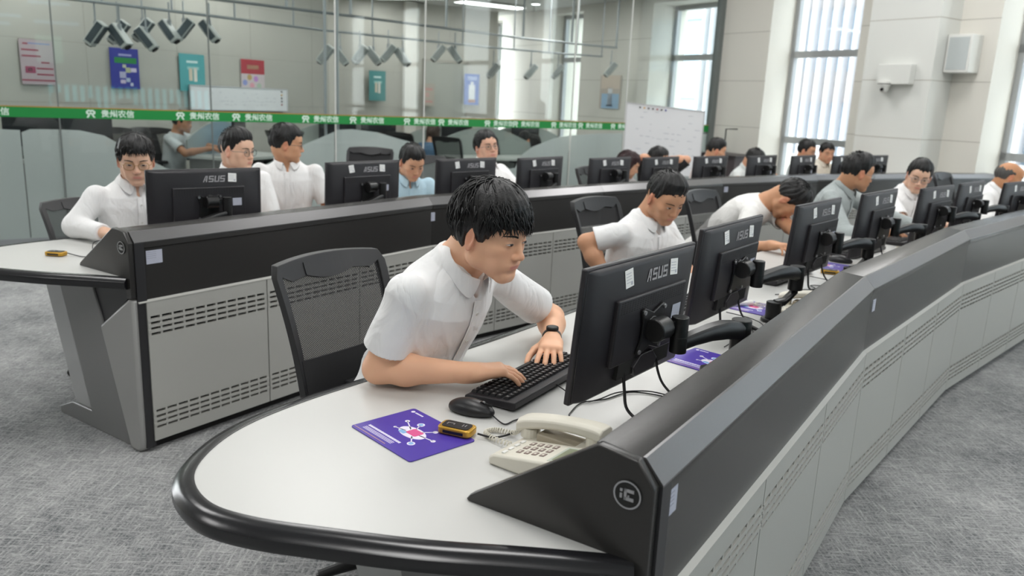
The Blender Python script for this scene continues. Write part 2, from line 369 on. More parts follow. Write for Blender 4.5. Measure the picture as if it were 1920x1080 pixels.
mb = MB(); wbox(mb, -40, 40, -40, -1.2, -8.3, -8); o = mb.build('street_ground', mat('asphalt', '8b8d8e', .9, noise=.1, scale=2)); struct(o); o.name = 'floor_street'
# ---------------------------------------------------------------- lamps of the room
lampm = mat('lamp_diffuser', 'ffffff', .5, emit=4.0)
def ceil_lamp(x, y, z, lx, ly, rz, power, label, vis=True):
    t = thing('ceiling_light', label, 'ceiling light', (x, y, z), rz, 'flat ceiling lights')
    MB().box((0, 0, .0), (lx+.04, ly+.04, .03)).build('frame', dish, t); MB().box((0, 0, -.02), (lx, ly, .012)).build('diffuser', lampm, t)
    l = bpy.data.lights.new('lamp', 'AREA'); l.shape = 'RECTANGLE'; l.size = lx; l.size_y = ly; l.energy = power*LAMP; l.color = (1, .985, .96)
    lo = bpy.data.objects.new('lamp', l); COL.objects.link(lo); lo.parent = t; lo.location = (0, 0, -.035)
WH = ['over the left aisle', 'above the far console end', 'behind the viewer, left', 'above the gap between consoles', 'above the far console middle', 'over the near aisle', 'above the near console middle', 'before the grey pillar', 'over the window aisle', 'near the whiteboard', 'before the glass wall', 'behind the viewer, right']
WO = ['nearest the glass joint', 'above the man in grey', 'deep in the office', 'by the round downlights', 'above the middle desk', 'at the left end']
for i, (x, y) in enumerate([(-4.6, 1.0), (-3.4, 4.2), (-1.2, -1.0), (-.4, 2.6), (.8, 6.2), (2.4, .6), (3.6, 4.0), (4.0, 7.6), (5.8, 2.0), (1.8, 9.6), (-1.8, 7.2), (3.2, -2.8)]):
    ceil_lamp(x, y, HT-.03, 1.2, 1.2, R(33), 46*(.7 if x < -3 else 1), 'large square ceiling light ' + WH[i])
for i, (x, y) in enumerate([(-2.05, 14.6), (-3.4, 10.2), (-.6, 15.2), (.6, 12.9), (-2.0, 11.2), (-4.6, 8.2)]):
    ceil_lamp(x, y, Bh-.03, 1.3, .3, R(-20 if i == 0 else 33), 19, 'long office ceiling light behind the glass, ' + WO[i])
for x, y, ww_ in ((-1.2, 15.2, 'leftmost'), (.2, 15.0, 'middle'), (1.6, 12.6, 'rightmost')):
    t = thing('downlight', 'small round downlight in the office ceiling, %s of three' % ww_, 'ceiling light', (x, y, Bh-.02), 0, 'round office downlights')
    MB().lathe([(.0, .0), (.09, 0), (.1, .02)]).build('rim', dish, t); MB().lathe([(0, -.004), (.075, -.004), (.075, .0)]).build('diffuser', lampm, t)
# ---------------------------------------------------------------- consoles
def catmull(P, n=6):
    P = [Vector(p) for p in P]; out = []
    for i in range(len(P)-1):
        a, b_, c, d = P[max(i-1, 0)], P[i], P[i+1], P[min(i+2, len(P)-1)]
        for k in range(n):
            t = k/n; out.append(.5*((2*b_) + (c-a)*t + (2*a-5*b_+4*c-d)*t*t + (3*b_-a-3*c+d)*t**3))
    return out + [P[-1]]
PANEL = {}
def panel_mesh(L):
    key = round(L, 3)
    if key in PANEL: return PANEL[key]
    mb = MB(); g = .003; x0, x1 = g, L-g; y0, y1 = -.012, .006     # y: outward is negative d
    def bx(a, b_, z0, z1, ya=y0, yb=y1): mb.box(((a+b_)/2, (ya+yb)/2, (z0+z1)/2), (b_-a, yb-ya, z1-z0))
    bx(x0, x1, .045, .092); bx(x0, x1, .185, .498); bx(x0, x1, .592, .645)
    for base in (.092, .498):
        for r in range(5):
            z = base + r*.0235 - (.0235 if r else 0) + (.0235 if r else 0)
        for r in range(4):
            zc = base + .0125 + r*.0232
            if r < 3: bx(x0, x1, zc+.0055, zc+.0177, y0-.002)       # bar between the slot rows
            n = 11
            for k in range(n+1):                                     # bridges between the slots
                xc = x0+.006 + (x1-x0-.012)*k/n; ww = .0045 if 0 < k < n else .007
                bx(max(x0, xc-ww), min(x1, xc+ww), zc-.0057, zc+.0057)
        bx(x0, x1, base-.0005, base+.0068); bx(x0, x1, base+.0881, base+.0945)
    mb.cur = 1; bx(x0+.004, x1-.004, .07, .60, .012, .016)
    o = mb.build('vent_panel', [panelm, cavity]); me = o.data; bpy.data.objects.remove(o); PANEL[key] = me; return me
def console(E, dirs, lens, name, label, inner=.92):
    root = thing(name, label, 'desk', (E[0], E[1], 0)); E = Vector((*E, 0))
    P = [Vector((0, 0, 0))]; T = []
    for a, l in zip(dirs, lens): d = Vector((cos(R(a)), sin(R(a)), 0)); T.append(d); P.append(P[-1] + d*l)
    N = [Vector((-t.y, t.x, 0)) for t in T]
    def Q(i, d, z=0, ds=0):
        if i == 0: m_ = N[0]
        elif i == len(T): m_ = N[-1]
        else: m_ = (N[i-1]+N[i])/(1+N[i-1].dot(N[i]))
        return P[i] + m_*d + Vector((0, 0, z)) + (T[0]*ds if i == 0 else Vector())
    def seg(mb, i, poly, sh0=0):
        n = len(poly); A = [Q(i, d, z, sh0) for d, z in poly]; B = [Q(i+1, d, z) for d, z in poly]
        t = T[i]*.0008; mb.add([a+t for a in A] + [b_-t for b_ in B], [tuple(range(n))[::-1], tuple(range(n, 2*n))] + [(k, (k+1) % n, (k+1) % n+n, k+n) for k in range(n)])
    for i in range(len(T)):
        mb = MB(); seg(mb, i, [(-.004, .868), (-.004, .893), (.03, .932), (.122, .938), (.122, .752), (.112, .752), (.112, .868)]); mb.build('hood', hoodm, root, bevel=.002)
        mb = MB(); seg(mb, i, [(-.0062, .891), (-.0062, .8945), (.0285, .9350), (.034, .9352), (.034, .9315), (.030, .9315)]); mb.build('edge_strip', stripm, root)
        mb = MB(); seg(mb, i, [(0, .655), (0, .866), (.012, .866), (.012, .655)]); mb.build('fascia', hooddark if i % 2 == 5 else hoodm, root)
        mb = MB(); seg(mb, i, [(-.013, .646), (-.013, .649), (0, .656), (.012, .656), (.012, .646)]); mb.build('ledge', panelm, root)
        mb = MB(); seg(mb, i, [(.02, .04), (.02, .65), (.42, .65), (.42, .04)], .04 if i == 0 else 0); mb.build('carcass', sidem, root)
        mb = MB(); seg(mb, i, [(.03, 0), (.03, .04), (.40, .04), (.40, 0)], .04 if i == 0 else 0); mb.build('plinth', cavity, root)
        x0 = .03 if i == 0 else 0; L = lens[i]-x0
        for k in range(3):
            me = panel_mesh(L/3); o = bpy.data.objects.new('vent_panel', me); COL.objects.link(o); o.parent = root
            # local x along T, y along N (inward)
            o.matrix_local = frame(P[i] + T[i]*(x0 + k*L/3), T[i], N[i], Vector((0, 0, 1)))
    # worktop outline: s along the first direction, d inward
    S = lambda s, d: P[0] + T[0]*s + N[0]*d
    end = [S(*p) for p in [(-.012, .03), (-.10, .19), (-.188, .342), (-.262, .50), (-.322, .645), (-.335, .76), (-.285, .875), (-.18, .955), (-.05, 1.0), (.12, 1.01), (.32, .995), (.62, .965), (1.0, .94), (1.5, inner+.005)]]
    cur = catmull(end, 6) + [Q(i, inner) for i in range(1, len(T)+1)]
    back = [Q(i, .06) for i in range(len(T), -1, -1)]
    mb = MB(); mb.prism([(p.x, p.y) for p in cur+back], .722, .75); mb.build('worktop', white_top, root)
    pr_ = [(-.012, .7515), (.004, .7525), (.02, .748), (.03, .736), (.031, .722), (.024, .708), (.008, .703), (-.012, .703)]
    rings = []
    for i, p in enumerate(cur):
        d = (cur[min(i+1, len(cur)-1)] - cur[max(i-1, 0)]).normalized(); o_ = Vector((-d.y, d.x, 0))
        rings.append([tuple(p + o_*a*-1*(-1) + Vector((0, 0, z))) for a, z in pr_])
    # outward is away from the console body
    c0 = Q(0, .5) + T[0]*.3
    d = (cur[1]-cur[0]).normalized(); o_ = Vector((-d.y, d.x, 0))
    sgn = 1 if o_.dot(cur[0] - c0) > 0 else -1
    if sgn < 0:
        rings = []
        for i, p in enumerate(cur):
            d = (cur[min(i+1, len(cur)-1)] - cur[max(i-1, 0)]).normalized(); o_ = Vector((d.y, -d.x, 0))
            rings.append([tuple(p + o_*a + Vector((0, 0, z))) for a, z in pr_])
    mb = MB(); mb.ring(rings, len(pr_)); mb.build('edge_rim', blackrim, root, smooth=35, label='glossy black rounded desk edge')
    F = lambda a, b_, c: tuple(S(c, a) + Vector((0, 0, b_)))
    def plate(nm, poly, s0, s1, m, bev=0, **k): MB().prism(poly, s0, s1, F).build(nm, m, root, bevel=bev, **k)
    plate('end_plate', [(0, .665), (0, .893), (.033, .936), (.108, .945), (.372, .765), (.381, .753), (.372, .7485), (.04, .7485), (.035, .665)], -.022, .0, hoodm, .003, label='black triangular end plate')
    plate('corner_strip', [(-.006, .02), (-.006, .892), (.012, .892), (.012, .02)], .0, .04, hooddark)
    plate('lower_gusset', [(.018, .70), (.345, .70), (.262, .495)], .006, .02, hooddark, .002)
    plate('side_panel', [(.0, .662), (.03, .665), (.262, .508), (.088, .0), (.03, 0), (.006, .012), (0, .05)], -.02, .03, mat('side_light', 'a3a3a1', .4, metal=.15), .012)
    plate('leg_panel', [(.345, .705), (.262, .508), (.088, .0), (.69, .0), (.70, .03), (.585, .078), (.42, .078), (.627, .705)], -.002, .03, sidem, .004)
    plate('clear_leg', [(.79, .705), (.60, .705), (.40, .078), (.575, .078)], .012, .022, mat('leg_frosted', 'b7b8b8', .15, metal=.2), .002)
    # badge: a ring with a stylised open square mark
    bd = MB(); cx, cz = .046, .872
    ring = lambda r, k: (cx + r*cos(k), cz + r*sin(k))
    ks = np.linspace(0, 2*pi, 29)[:-1]
    bd.prism([ring(.0255, k) for k in ks], -.0245, -.022, F); bo = bd.build('badge', cavity, root)
    q = MB()
    vs = [F(*ring(r, k), -.0255) for k in ks for r in (.0225, .0255)]; nn = len(ks)
    q.add(vs, [(2*i, 2*i+1, 2*((i+1) % nn)+1, 2*((i+1) % nn)) for i in range(nn)])
    rect = lambda a, b_, c, d_: q.prism([(cx-a, cz+b_), (cx-c, cz+b_), (cx-c, cz+d_), (cx-a, cz+d_)], -.0256, -.0245, F)
    rect(-.0135, .004, -.009, .009); rect(-.0135, -.008, -.009, .001); rect(-.006, -.010, .012, -.004); rect(-.006, -.010, -.001, .011); rect(-.006, .005, .012, .011); rect(.001, -.0035, .004, .0)
    q.build('emblem', silver, bo)
    def sticker(i, s, z, wd=.034, hg=.045, m=labelm, d=-.0018):
        base = P[i] + T[i]*s; f = lambda a, b_, c: tuple(base + T[i]*a + N[i]*c + Vector((0, 0, b_)))
        mb = MB(); mb.prism([(0, z), (wd, z), (wd, z+hg), (0, z+hg)], d, 0, f); so = mb.build('asset_sticker', m, root, label='small pale asset sticker')
        q = MB()
        for r in range(4): q.prism([(.003, z+hg-.008-r*.008), (wd*.62, z+hg-.008-r*.008), (wd*.62, z+hg-.0065-r*.008), (.003, z+hg-.0065-r*.008)], d-.0003, d, f)
        q.build('print', mat('print_soft', '8d90a0', .6), so)
    return root, P, T, N, sticker, Q
FE_, LE_ = (.26, 1.215), (-1.5, 3.08)
conF, PF, TF, NF, stF, QF = console(FE_, (57, 51, 45, 39, 33), (1.935, 1.745, 1.74, 1.74, 1.74), 'control_console', 'near curved control console with grey vented panels, white worktop and black hood')
conL, PL, TL, NL, stL, QL = console(LE_, (56.2, 45.3, 43.4, 36.6, 30.7, 25.3), (1.829, 1.575, 1.542, 1.376, 1.35, 1.427), 'control_console', 'far curved control console running in front of the glass wall, behind the near one')
stF(0, .045, .815, .038, .05); stF(1, .03, .80); stL(0, .05, .80, .07, .055); stL(1, -.03, .80, .05, .05); stL(3, .02, .82, .05, .045)
# ---------------------------------------------------------------- monitors and arms
MW, MH = .54, .322
def asus(mb, h, T):   # slanted block lettering drawn as strokes
    def q(pts): mb.prism(pts, 0, .0006, T=T)
    s = .22*h; b = .17*h
    sh = lambda x, y: (x + y*.22, y)
    def r(x0, y0, x1, y1): q([sh(x0, y0), sh(x1, y0), sh(x1, y1), sh(x0, y1)])
    # A
    q([(0, 0), (b, 0), (.62*h+b*.2, h), (.62*h-b*.5, h)]); r(.62*h-.14*h, 0, .62*h+.03*h, h); q([sh(.34*h, .28*h), sh(.6*h, .28*h), sh(.6*h, .28*h+b*.8), sh(.36*h, .28*h+b*.8)])
    def S_(x):
        w_ = .78*h
        r(x, h-b, x+w_, h); r(x, h*.5-b/2, x+w_, h*.5+b/2); r(x, 0, x+w_, b); r(x, h*.5, x+b, h); r(x+w_-b, 0, x+w_, h*.5)
    S_(.9*h); x = 1.85*h; r(x, 0, x+b, h); r(x+.75*h-b, 0, x+.75*h, h); r(x, 0, x+.75*h, b); S_(2.75*h)
def make_monitor(stickers=2):
    t = thing('monitor', 'x', 'monitor', group='monitors on the consoles')
    MB().box((0, -.006, MH/2), (MW, .016, MH)).build('bezel', plblack, t, bevel=.004)
    MB().box((0, .0028, MH/2+.006), (MW-.016, .002, MH-.03)).build('screen', mat('screen_dark', '30343c', .2, emit=.25), t)
    b = MB(); w2 = MW/2-.002; xl, xr = -.165, .175; zt = MH-.082
    A = [(-w2, -.014, .002), (w2, -.014, .002), (w2, -.014, MH-.002), (-w2, -.014, MH-.002)]
    mid = [(-w2*.86, -.027, .002), (w2*.86, -.027, .002), (w2*.86, -.026, MH-.012), (-w2*.86, -.026, MH-.012)]
    C_ = [(xl, -.037, .055), (xr, -.037, .055), (xr, -.037, zt), (xl, -.037, zt)]
    b.ring([A, mid, C_], 4); b.build('back_shell', plblack, t, bevel=.006)
    pl = MB(); pl.box(((xl+xr)/2, -.041, (zt+.075)/2), (xr-xl, .014, zt-.075)); po = pl.build('back_plateau', plblack, t, bevel=.004)
    vg = MB()
    for r_ in range(6):
        for k in range(26): vg.box((xl+.015+k*(xr-xl-.03)/25, -.0482, zt-.008-r_*.005), (.006, .0006, .002))
    vg.build('vent_grille', cavity, po, kind='stuff')
    bay = MB(); bay.box((-.08, -.040, .058), (.085, .012, .044)); bay.box((.075, -.040, .058), (.12, .012, .044)); bay.build('port_bay', cavity, t)
    bk = MB(); bk.prism([(-.045, .03), (.045, .03), (.06, .055), (.03, .083), (-.03, .083), (-.06, .055)], -.055, -.036, lambda a, b_, c: (a, c, b_)); bk.build('stand_socket', plblack, t, bevel=.003)
    lg = MB(); asus(lg, .029, frame((-.022, -.0342, MH-.060), (1, 0, 0), (0, .157, .988), (0, -.988, .157))); lg.build('logo', logom, t)
    def stk(x, z, wd, hg, m, rot=0, y=-.0275, tilt=.157, par=t):
        y = y if y < -.04 else -.0265-.157*(MH-.012-z)
        mb = MB(); T = frame((x, y, z), (cos(rot), 0, sin(rot)), (-sin(rot), tilt, cos(rot)), (0, -1, tilt)); mb.prism([(0, 0), (wd, 0), (wd, hg), (0, hg)], 0, .0008, T=T)
        s_ = mb.build('sticker', m, par, label='paper sticker'); q = MB()
        for r_ in range(4): q.prism([(.004, hg-.010-r_*.007), (wd*.75, hg-.010-r_*.007), (wd*.75, hg-.0085-r_*.007), (.004, hg-.0085-r_*.007)], .0008, .0011, T=T)
        q.prism([(wd-.013, .004), (wd-.005, .004), (wd-.005, .012), (wd-.013, .012)], .0008, .0011, T=T); q.build('print', mat('print_faint', 'b9b9c2', .6), s_)
    if stickers == 2: stk(-.122, MH-.062, .036, .042, paper, .12)
    stk(.098, MH-.06, .040, .040, paper, -.08)
    stk(.112, MH*.46, .044, .036, labelm, 0, -.0488, 0)
    v = MB(); cz = .145
    v.prism([(-.058, cz-.055), (-.045, cz-.06), (0, cz-.045), (.045, cz-.06), (.058, cz-.055), (.045, cz-.02), (.045, cz+.02), (.058, cz+.055), (.045, cz+.06), (0, cz+.043), (-.045, cz+.06), (-.058, cz+.055), (-.045, cz+.02), (-.045, cz-.02)], -.056, -.049, lambda a, b_, c: (a, c, b_))
    vo = v.build('vesa_plate', armblack, t, bevel=.002)
    for sx in (-1, 1):
        for sz in (-1, 1): MB().cyl((sx*.05, -.056, cz+sz*.05), (sx*.05, -.060, cz+sz*.05), .0055, 10).build('screw', silver, vo)
    return t
def make_arm(far=False):
    t = thing('monitor_mount', 'x', 'monitor arm', group='monitor arms clamped along the hoods')
    # local origin: worktop under the monitor, z up
    zc = .235
    MB().cyl((0, -.055, zc), (0, -.072, zc), .026, 20).build('tilt_head', armblack, t, bevel=.003)
    j = MB(); j.cyl((-.030, -.088, zc-.004), (.026, -.088, zc-.004), .029, 24); j.cyl((.026, -.088, zc-.004), (.032, -.088, zc-.004), .017, 20); j.build('pivot_joint', armblack, t, bevel=.003)
    p = MB(); p.cyl((.062, -.112, zc+.020), (.062, -.112, zc-.072), .0215, 24); p.box((.035, -.098, zc-.004), (.04, .022, .03)); p.build('post', armblack, t, bevel=.002)
    c = MB(); c.cyl((.062, -.112, zc-.030), (.062, -.112, zc-.032), .0222, 24); c.build('post_collar', cavity, t)
    def link(name, pts, wds, hts):
        rings = []
        for (x, y, z), w_, h_ in zip(pts, wds, hts):
            i = len(rings); a = Vector(pts[min(i+1, len(pts)-1)]) - Vector(pts[max(i-1, 0)]); a.z = 0; a.normalize(); n = Vector((-a.y, a.x, 0)); c = Vector((x, y, z))
            rings.append([tuple(c + n*(w_*u) + Vector((0, 0, h_*v))) for u, v in ((-1, -.6), (-.7, -1), (.7, -1), (1, -.6), (1, .6), (.7, 1), (-.7, 1), (-1, .6))])
        m_ = MB(); m_.ring(rings, 8); m_.build(name, armblack, t, smooth=50)
    if far:
        link('upper_link', [(.06, -.114, zc-.058), (.0, -.135, zc-.066), (-.06, -.15, zc-.082), (-.13, -.15, zc-.105)], [.014, .015, .017, .018], [.014, .015, .017, .018])
        e = MB(); e.cyl((-.132, -.15, zc-.085), (-.132, -.15, .012), .026, 20); e.cyl((-.132, -.15, 0), (-.132, -.15, .012), .042, 20); e.build('base', armblack, t, bevel=.002); return t
    link('upper_link', [(.064, -.114, zc-.050), (.11, -.128, zc-.042), (.17, -.145, zc-.036), (.23, -.158, zc-.038), (.285, -.166, zc-.048), (.315, -.17, zc-.058)], [.015, .016, .018, .020, .022, .021], [.016, .017, .020, .023, .024, .022])
    e = MB(); e.cyl((.32, -.17, zc-.025), (.32, -.17, zc-.115), .027, 24); e.build('elbow', armblack, t, bevel=.002)
    link('lower_link', [(.32, -.17, zc-.115), (.31, -.16, zc-.135), (.292, -.143, zc-.160), (.27, -.12, zc-.17)], [.024, .02, .02, .022], [.012, .012, .012, .014])
    b = MB(); b.cyl((.265, -.118, .0), (.265, -.118, zc-.16), .028, 24); b.cyl((.265, -.118, .0), (.265, -.118, .012), .042, 24); b.build('base', armblack, t, bevel=.002)
    return t
MONF = [((.128, 1.70), 52.7, 1.16), ((.558, 2.489), 54, 1.14), ((1.117, 3.257), 50.75, 1.14), ((1.638, 3.861), 49.2, 1.14), ((2.26, 4.545), 44.75, 1.12), ((2.74, 5.03), 46.5, 1.118), ((3.27, 5.45), 41, 1.105)]
MONL = [((-1.681, 3.594), 41.5, 1.13), ((-1.076, 4.455), 50.0, 1.125), ((-0.527, 5.108), 47.25, 1.12), ((-0.01, 5.597), 52.0, 1.115), ((0.538, 6.152), 47.25, 1.1), ((1.01, 6.579), 47.0, 1.095), ((1.524, 7.035), 44.0, 1.095), ((2.12, 7.488), 44.5, 1.095), ((2.636, 7.822), 46.25, 1.095), ((3.171, 8.168), 46.0, 1.095), ((3.542, 8.415), 36.0, 1.1)]
ORD = ['nearest', 'second', 'third', 'fourth', 'fifth', 'sixth', 'seventh', 'eighth', 'ninth', 'tenth', 'eleventh']
m2 = make_monitor(2); m1 = make_monitor(1); arm = make_arm(); armfar = make_arm(True)
KIDS.update({})
MPOS = {}
for row, L_ in (('F', MONF), ('L', MONL)):
    for i, (p, a, zt) in enumerate(L_):
        c = Vector((p[0] + cos(R(a))*MW/2, p[1] + sin(R(a))*MW/2, zt-MH)); rw = 'near' if row == 'F' else 'far'
        lab = 'black desktop monitor seen from behind, %s along the %s console' % (ORD[i], rw)
        tilt = R(4.7) if row == 'F' else R(1.5)
        if row == 'L' and i == 0: o = m1; lab = 'black monitor with a single white back sticker, nearest on the far console'; used1 = True
        else: o = m2 if (row, i) == ('F', 0) else copy_tree(m2)
        o.location = c; o.rotation_euler = (tilt, 0, R(a)); tag(o, lab, 'monitor', 'monitors on the %s console' % rw)
        MPOS[row, i] = (c, R(a))
        src = arm if row == 'F' else armfar; ao = src if i == 0 else copy_tree(src)
        ao.location = (c.x, c.y, .7505); ao.rotation_euler = (0, 0, R(a)); tag(ao, 'black articulated arm holding the %s monitor of the %s console' % (ORD[i], rw), 'monitor arm', 'monitor arms on the %s console' % rw)
# ---------------------------------------------------------------- smooth bodies grown from blended distance fields
class Field:
    def __init__(s, lo, hi, h):
        s.h = h; s.lo = np.array(lo, float) - 2*h; s.n = np.ceil((np.array(hi, float) + 2*h - s.lo)/h).astype(int) + 1
        s.F = np.full(s.n, .05, np.float32); s.ax = [(s.lo[i] + h*np.arange(s.n[i])).astype(np.float32) for i in range(3)]
    def sub(s, lo, hi, pad):
        sl = []
        for i in range(3):
            a = int(max(0, math.floor((lo[i]-pad-s.lo[i])/s.h))); b_ = int(min(s.n[i], math.ceil((hi[i]+pad-s.lo[i])/s.h)+1))
            if a >= b_: return None
            sl.append(slice(a, b_))
        return tuple(sl)
    def pts(s, sl): return np.meshgrid(s.ax[0][sl[0]], s.ax[1][sl[1]], s.ax[2][sl[2]], indexing='ij', sparse=True)
    def put(s, fn, lo, hi, k=.01, pad=None, mode='u'):
        pad = pad if pad is not None else .03+k
        sl = s.sub(lo, hi, pad)
        if sl is None: return
        d = fn(*s.pts(sl)).astype(np.float32); a = s.F[sl]
        if mode == 'u': h_ = np.maximum(k-np.abs(a-d), 0)/max(k, 1e-6); s.F[sl] = np.minimum(a, d) - h_*h_*k*.25
        elif mode == 's': d = -d; h_ = np.maximum(k-np.abs(a-d), 0)/max(k, 1e-6); s.F[sl] = np.maximum(a, d) + h_*h_*k*.25
        else: s.F[sl] = np.maximum(a, d)
    def cone(s, a, b_, ra, rb, k=.01, mode='u'):
        a = np.array(a, float); b_ = np.array(b_, float); d = b_-a; L2 = float(d@d) + 1e-12; r = max(ra, rb)
        def fn(x, y, z):
            px, py, pz = x-a[0], y-a[1], z-a[2]; t = np.clip((px*d[0] + py*d[1] + pz*d[2])/L2, 0, 1)
            return np.sqrt((px-t*d[0])**2 + (py-t*d[1])**2 + (pz-t*d[2])**2) - (ra + (rb-ra)*t)
        s.put(fn, np.minimum(a, b_)-r, np.maximum(a, b_)+r, k, mode=mode)
    def ell(s, c, rad, Mx=None, k=.01, mode='u'):
        c = np.array(c, float); rad = np.array(rad, float); Mx = np.eye(3) if Mx is None else np.array(Mx, float); m_ = rad.min(); R_ = rad.max()
        def fn(x, y, z):
            px, py, pz = x-c[0], y-c[1], z-c[2]; q = 0
            for i in range(3): q = q + ((px*Mx[0][i] + py*Mx[1][i] + pz*Mx[2][i])/rad[i])**2
            return (np.sqrt(q)-1)*m_
        s.put(fn, c-R_, c+R_, k, mode=mode)
    def mesh(s):
        F = s.F; ins = F < 0; n = s.n
        c = np.zeros([q-1 for q in n], np.int8)
        for a in (0, 1):
            for b_ in (0, 1):
                for e in (0, 1): c += ins[a:n[0]-1+a, b_:n[1]-1+b_, e:n[2]-1+e]
        act = (c > 0) & (c < 8); ii = np.argwhere(act); idx = np.full(act.shape, -1, np.int32); idx[act] = np.arange(len(ii))
        acc = np.zeros((len(ii), 3)); cnt = np.zeros(len(ii))
        off = [(0, 0, 0), (1, 0, 0), (0, 1, 0), (1, 1, 0), (0, 0, 1), (1, 0, 1), (0, 1, 1), (1, 1, 1)]
        V = [F[ii[:, 0]+o[0], ii[:, 1]+o[1], ii[:, 2]+o[2]] for o in off]
        for a in range(8):
            for b_ in range(a+1, 8):
                df = np.abs(np.array(off[a])-off[b_])
                if df.sum() != 1: continue
                m_ = (V[a] < 0) != (V[b_] < 0); den = np.where(m_, V[a]-V[b_], 1); t = np.where(m_, V[a]/den, 0)
                p = np.array(off[a])[None] + t[:, None]*(np.array(off[b_])-np.array(off[a]))[None]
                acc += p*m_[:, None]; cnt += m_
        vs = s.lo + s.h*(ii + acc/cnt[:, None]); fs = []
        for ax in range(3):
            o1, o2 = [(1, 2), (2, 0), (0, 1)][ax]
            sA = [slice(None)]*3; sB = [slice(None)]*3; sA[ax] = slice(0, -1); sB[ax] = slice(1, None)
            A = ins[tuple(sA)]; B = ins[tuple(sB)]; e = np.argwhere(A != B)
            e = e[(e[:, o1] > 0) & (e[:, o2] > 0) & (e[:, o1] < n[o1]-1) & (e[:, o2] < n[o2]-1)]
            u = np.zeros(3, int); u[o1] = 1; v = np.zeros(3, int); v[o2] = 1
            q = [idx[tuple((e-k).T)] for k in (0*u, u, u+v, v)]; q = np.stack(q, 1)
            fl_ = A[tuple(e.T)]; q[~fl_] = q[~fl_][:, ::-1]; fs.append(q[:, ::-1] if False else q)
        return vs, np.concatenate(fs)
def np_mesh(name, vs, fs, m, parent=None, col=None, smooth=True, T=None):
    me = bpy.data.meshes.new(name); nv, nf = len(vs), len(fs); k = fs.shape[1]
    me.vertices.add(nv); me.vertices.foreach_set('co', np.asarray(vs, np.float32).ravel())
    me.loops.add(nf*k); me.loops.foreach_set('vertex_index', fs.astype(np.int32).ravel())
    me.polygons.add(nf); me.polygons.foreach_set('loop_start', np.arange(0, nf*k, k, dtype=np.int32))
    me.update(calc_edges=True); me.validate()
    if smooth: me.shade_smooth()
    me.materials.append(m)
    if col is not None:
        at = me.color_attributes.new('Col', 'FLOAT_COLOR', 'POINT'); c4 = np.ones((nv, 4), np.float32); c4[:, :3] = col; at.data.foreach_set('color', c4.ravel())
    o = bpy.data.objects.new(name, me); COL.objects.link(o)
    if parent: o.parent = parent
    return o
def relax(vs, fs, it=2, lam=.5):
    nv = len(vs); e = np.concatenate([fs[:, [0, 1]], fs[:, [1, 2]], fs[:, [2, 3]], fs[:, [3, 0]]])
    for _ in range(it):
        acc = np.zeros_like(vs); np.add.at(acc, e[:, 0], vs[e[:, 1]]); cn = np.bincount(e[:, 0], minlength=nv)[:, None]
        acc2 = np.zeros_like(vs); np.add.at(acc2, e[:, 1], vs[e[:, 0]]); cn2 = np.bincount(e[:, 1], minlength=nv)[:, None]
        vs = vs + lam*((acc+acc2)/np.maximum(cn+cn2, 1) - vs)
    return vs
# ---- head: x forward, y left, z up, origin between the ears
def head_prims(fat=1.0):
    P = [('e', (-.018, 0, .038), (.094, .0765, .082), .012), ('e', (.028, 0, -.012), (.060, .061*fat, .078), .02),
         ('c', (-.035, 0, -.02), (-.03, 0, .0), .055, .06, .03)]
    for y in (-1, 1):
        P += [('c', (.0, y*.050*fat, -.052), (.060, y*.017, -.088), .018, .015, .024),
              ('e', (.052, y*.040*fat, -.016), (.022, .021, .018), .022),
              ('c', (.010, y*.052*fat, .0), (.004, y*.050*fat, -.055), .019, .018, .02),
              ('e', (.058, y*.030*fat, -.052), (.022, .022, .024), .02)]
    P += [('c', (.067, -.009, -.089), (.067, .009, -.089), .0155, .0155, .02),
          ('c', (.066, -.030, .026), (.066, .030, .026), .016, .016, .018),
          ('e', (.062, 0, .050), (.026, .045, .032), .03)]
    SUB = [('e', (.094, y*.032, .006), (.0135, .0165, .0095), .012) for y in (-1, 1)]
    P2 = [('e', (.0745, y*.031, .0035), (.0125, .0150, .0100), .006) for y in (-1, 1)]
    P2 += [('c', (.080, 0, .018), (.0985, 0, -.026), .0068, .0085, .010), ('e', (.1005, 0, -.0285), (.0095, .0095, .0082), .008)]
    P2 += [('e', (.092, y*.0115, -.0315), (.0095, .0070, .0066), .006) for y in (-1, 1)]
    P2 += [('e', (.077, 0, -.056), (.0125, .022, .014), .014), ('e', (.0850, 0, -.0537), (.0072, .0225, .0044), .004), ('e', (.0838, 0, -.0627), (.0072, .0190, .0052), .004)]
    SUB2 = [('c', (.0945, -.020, -.0577), (.0945, .020, -.0577), .0030, .0030, .003), ('e', (.088, 0, -.0745), (.006, .016, .004), .008)]
    for y in (-1, 1):
        SUB2 += [('e', (.097, y*.006, -.0375), (.004, .0032, .003), .002)]
    EAR = []
    for y in (-1, 1):
        EAR += [('x', y)]
    return P, SUB, P2, SUB2
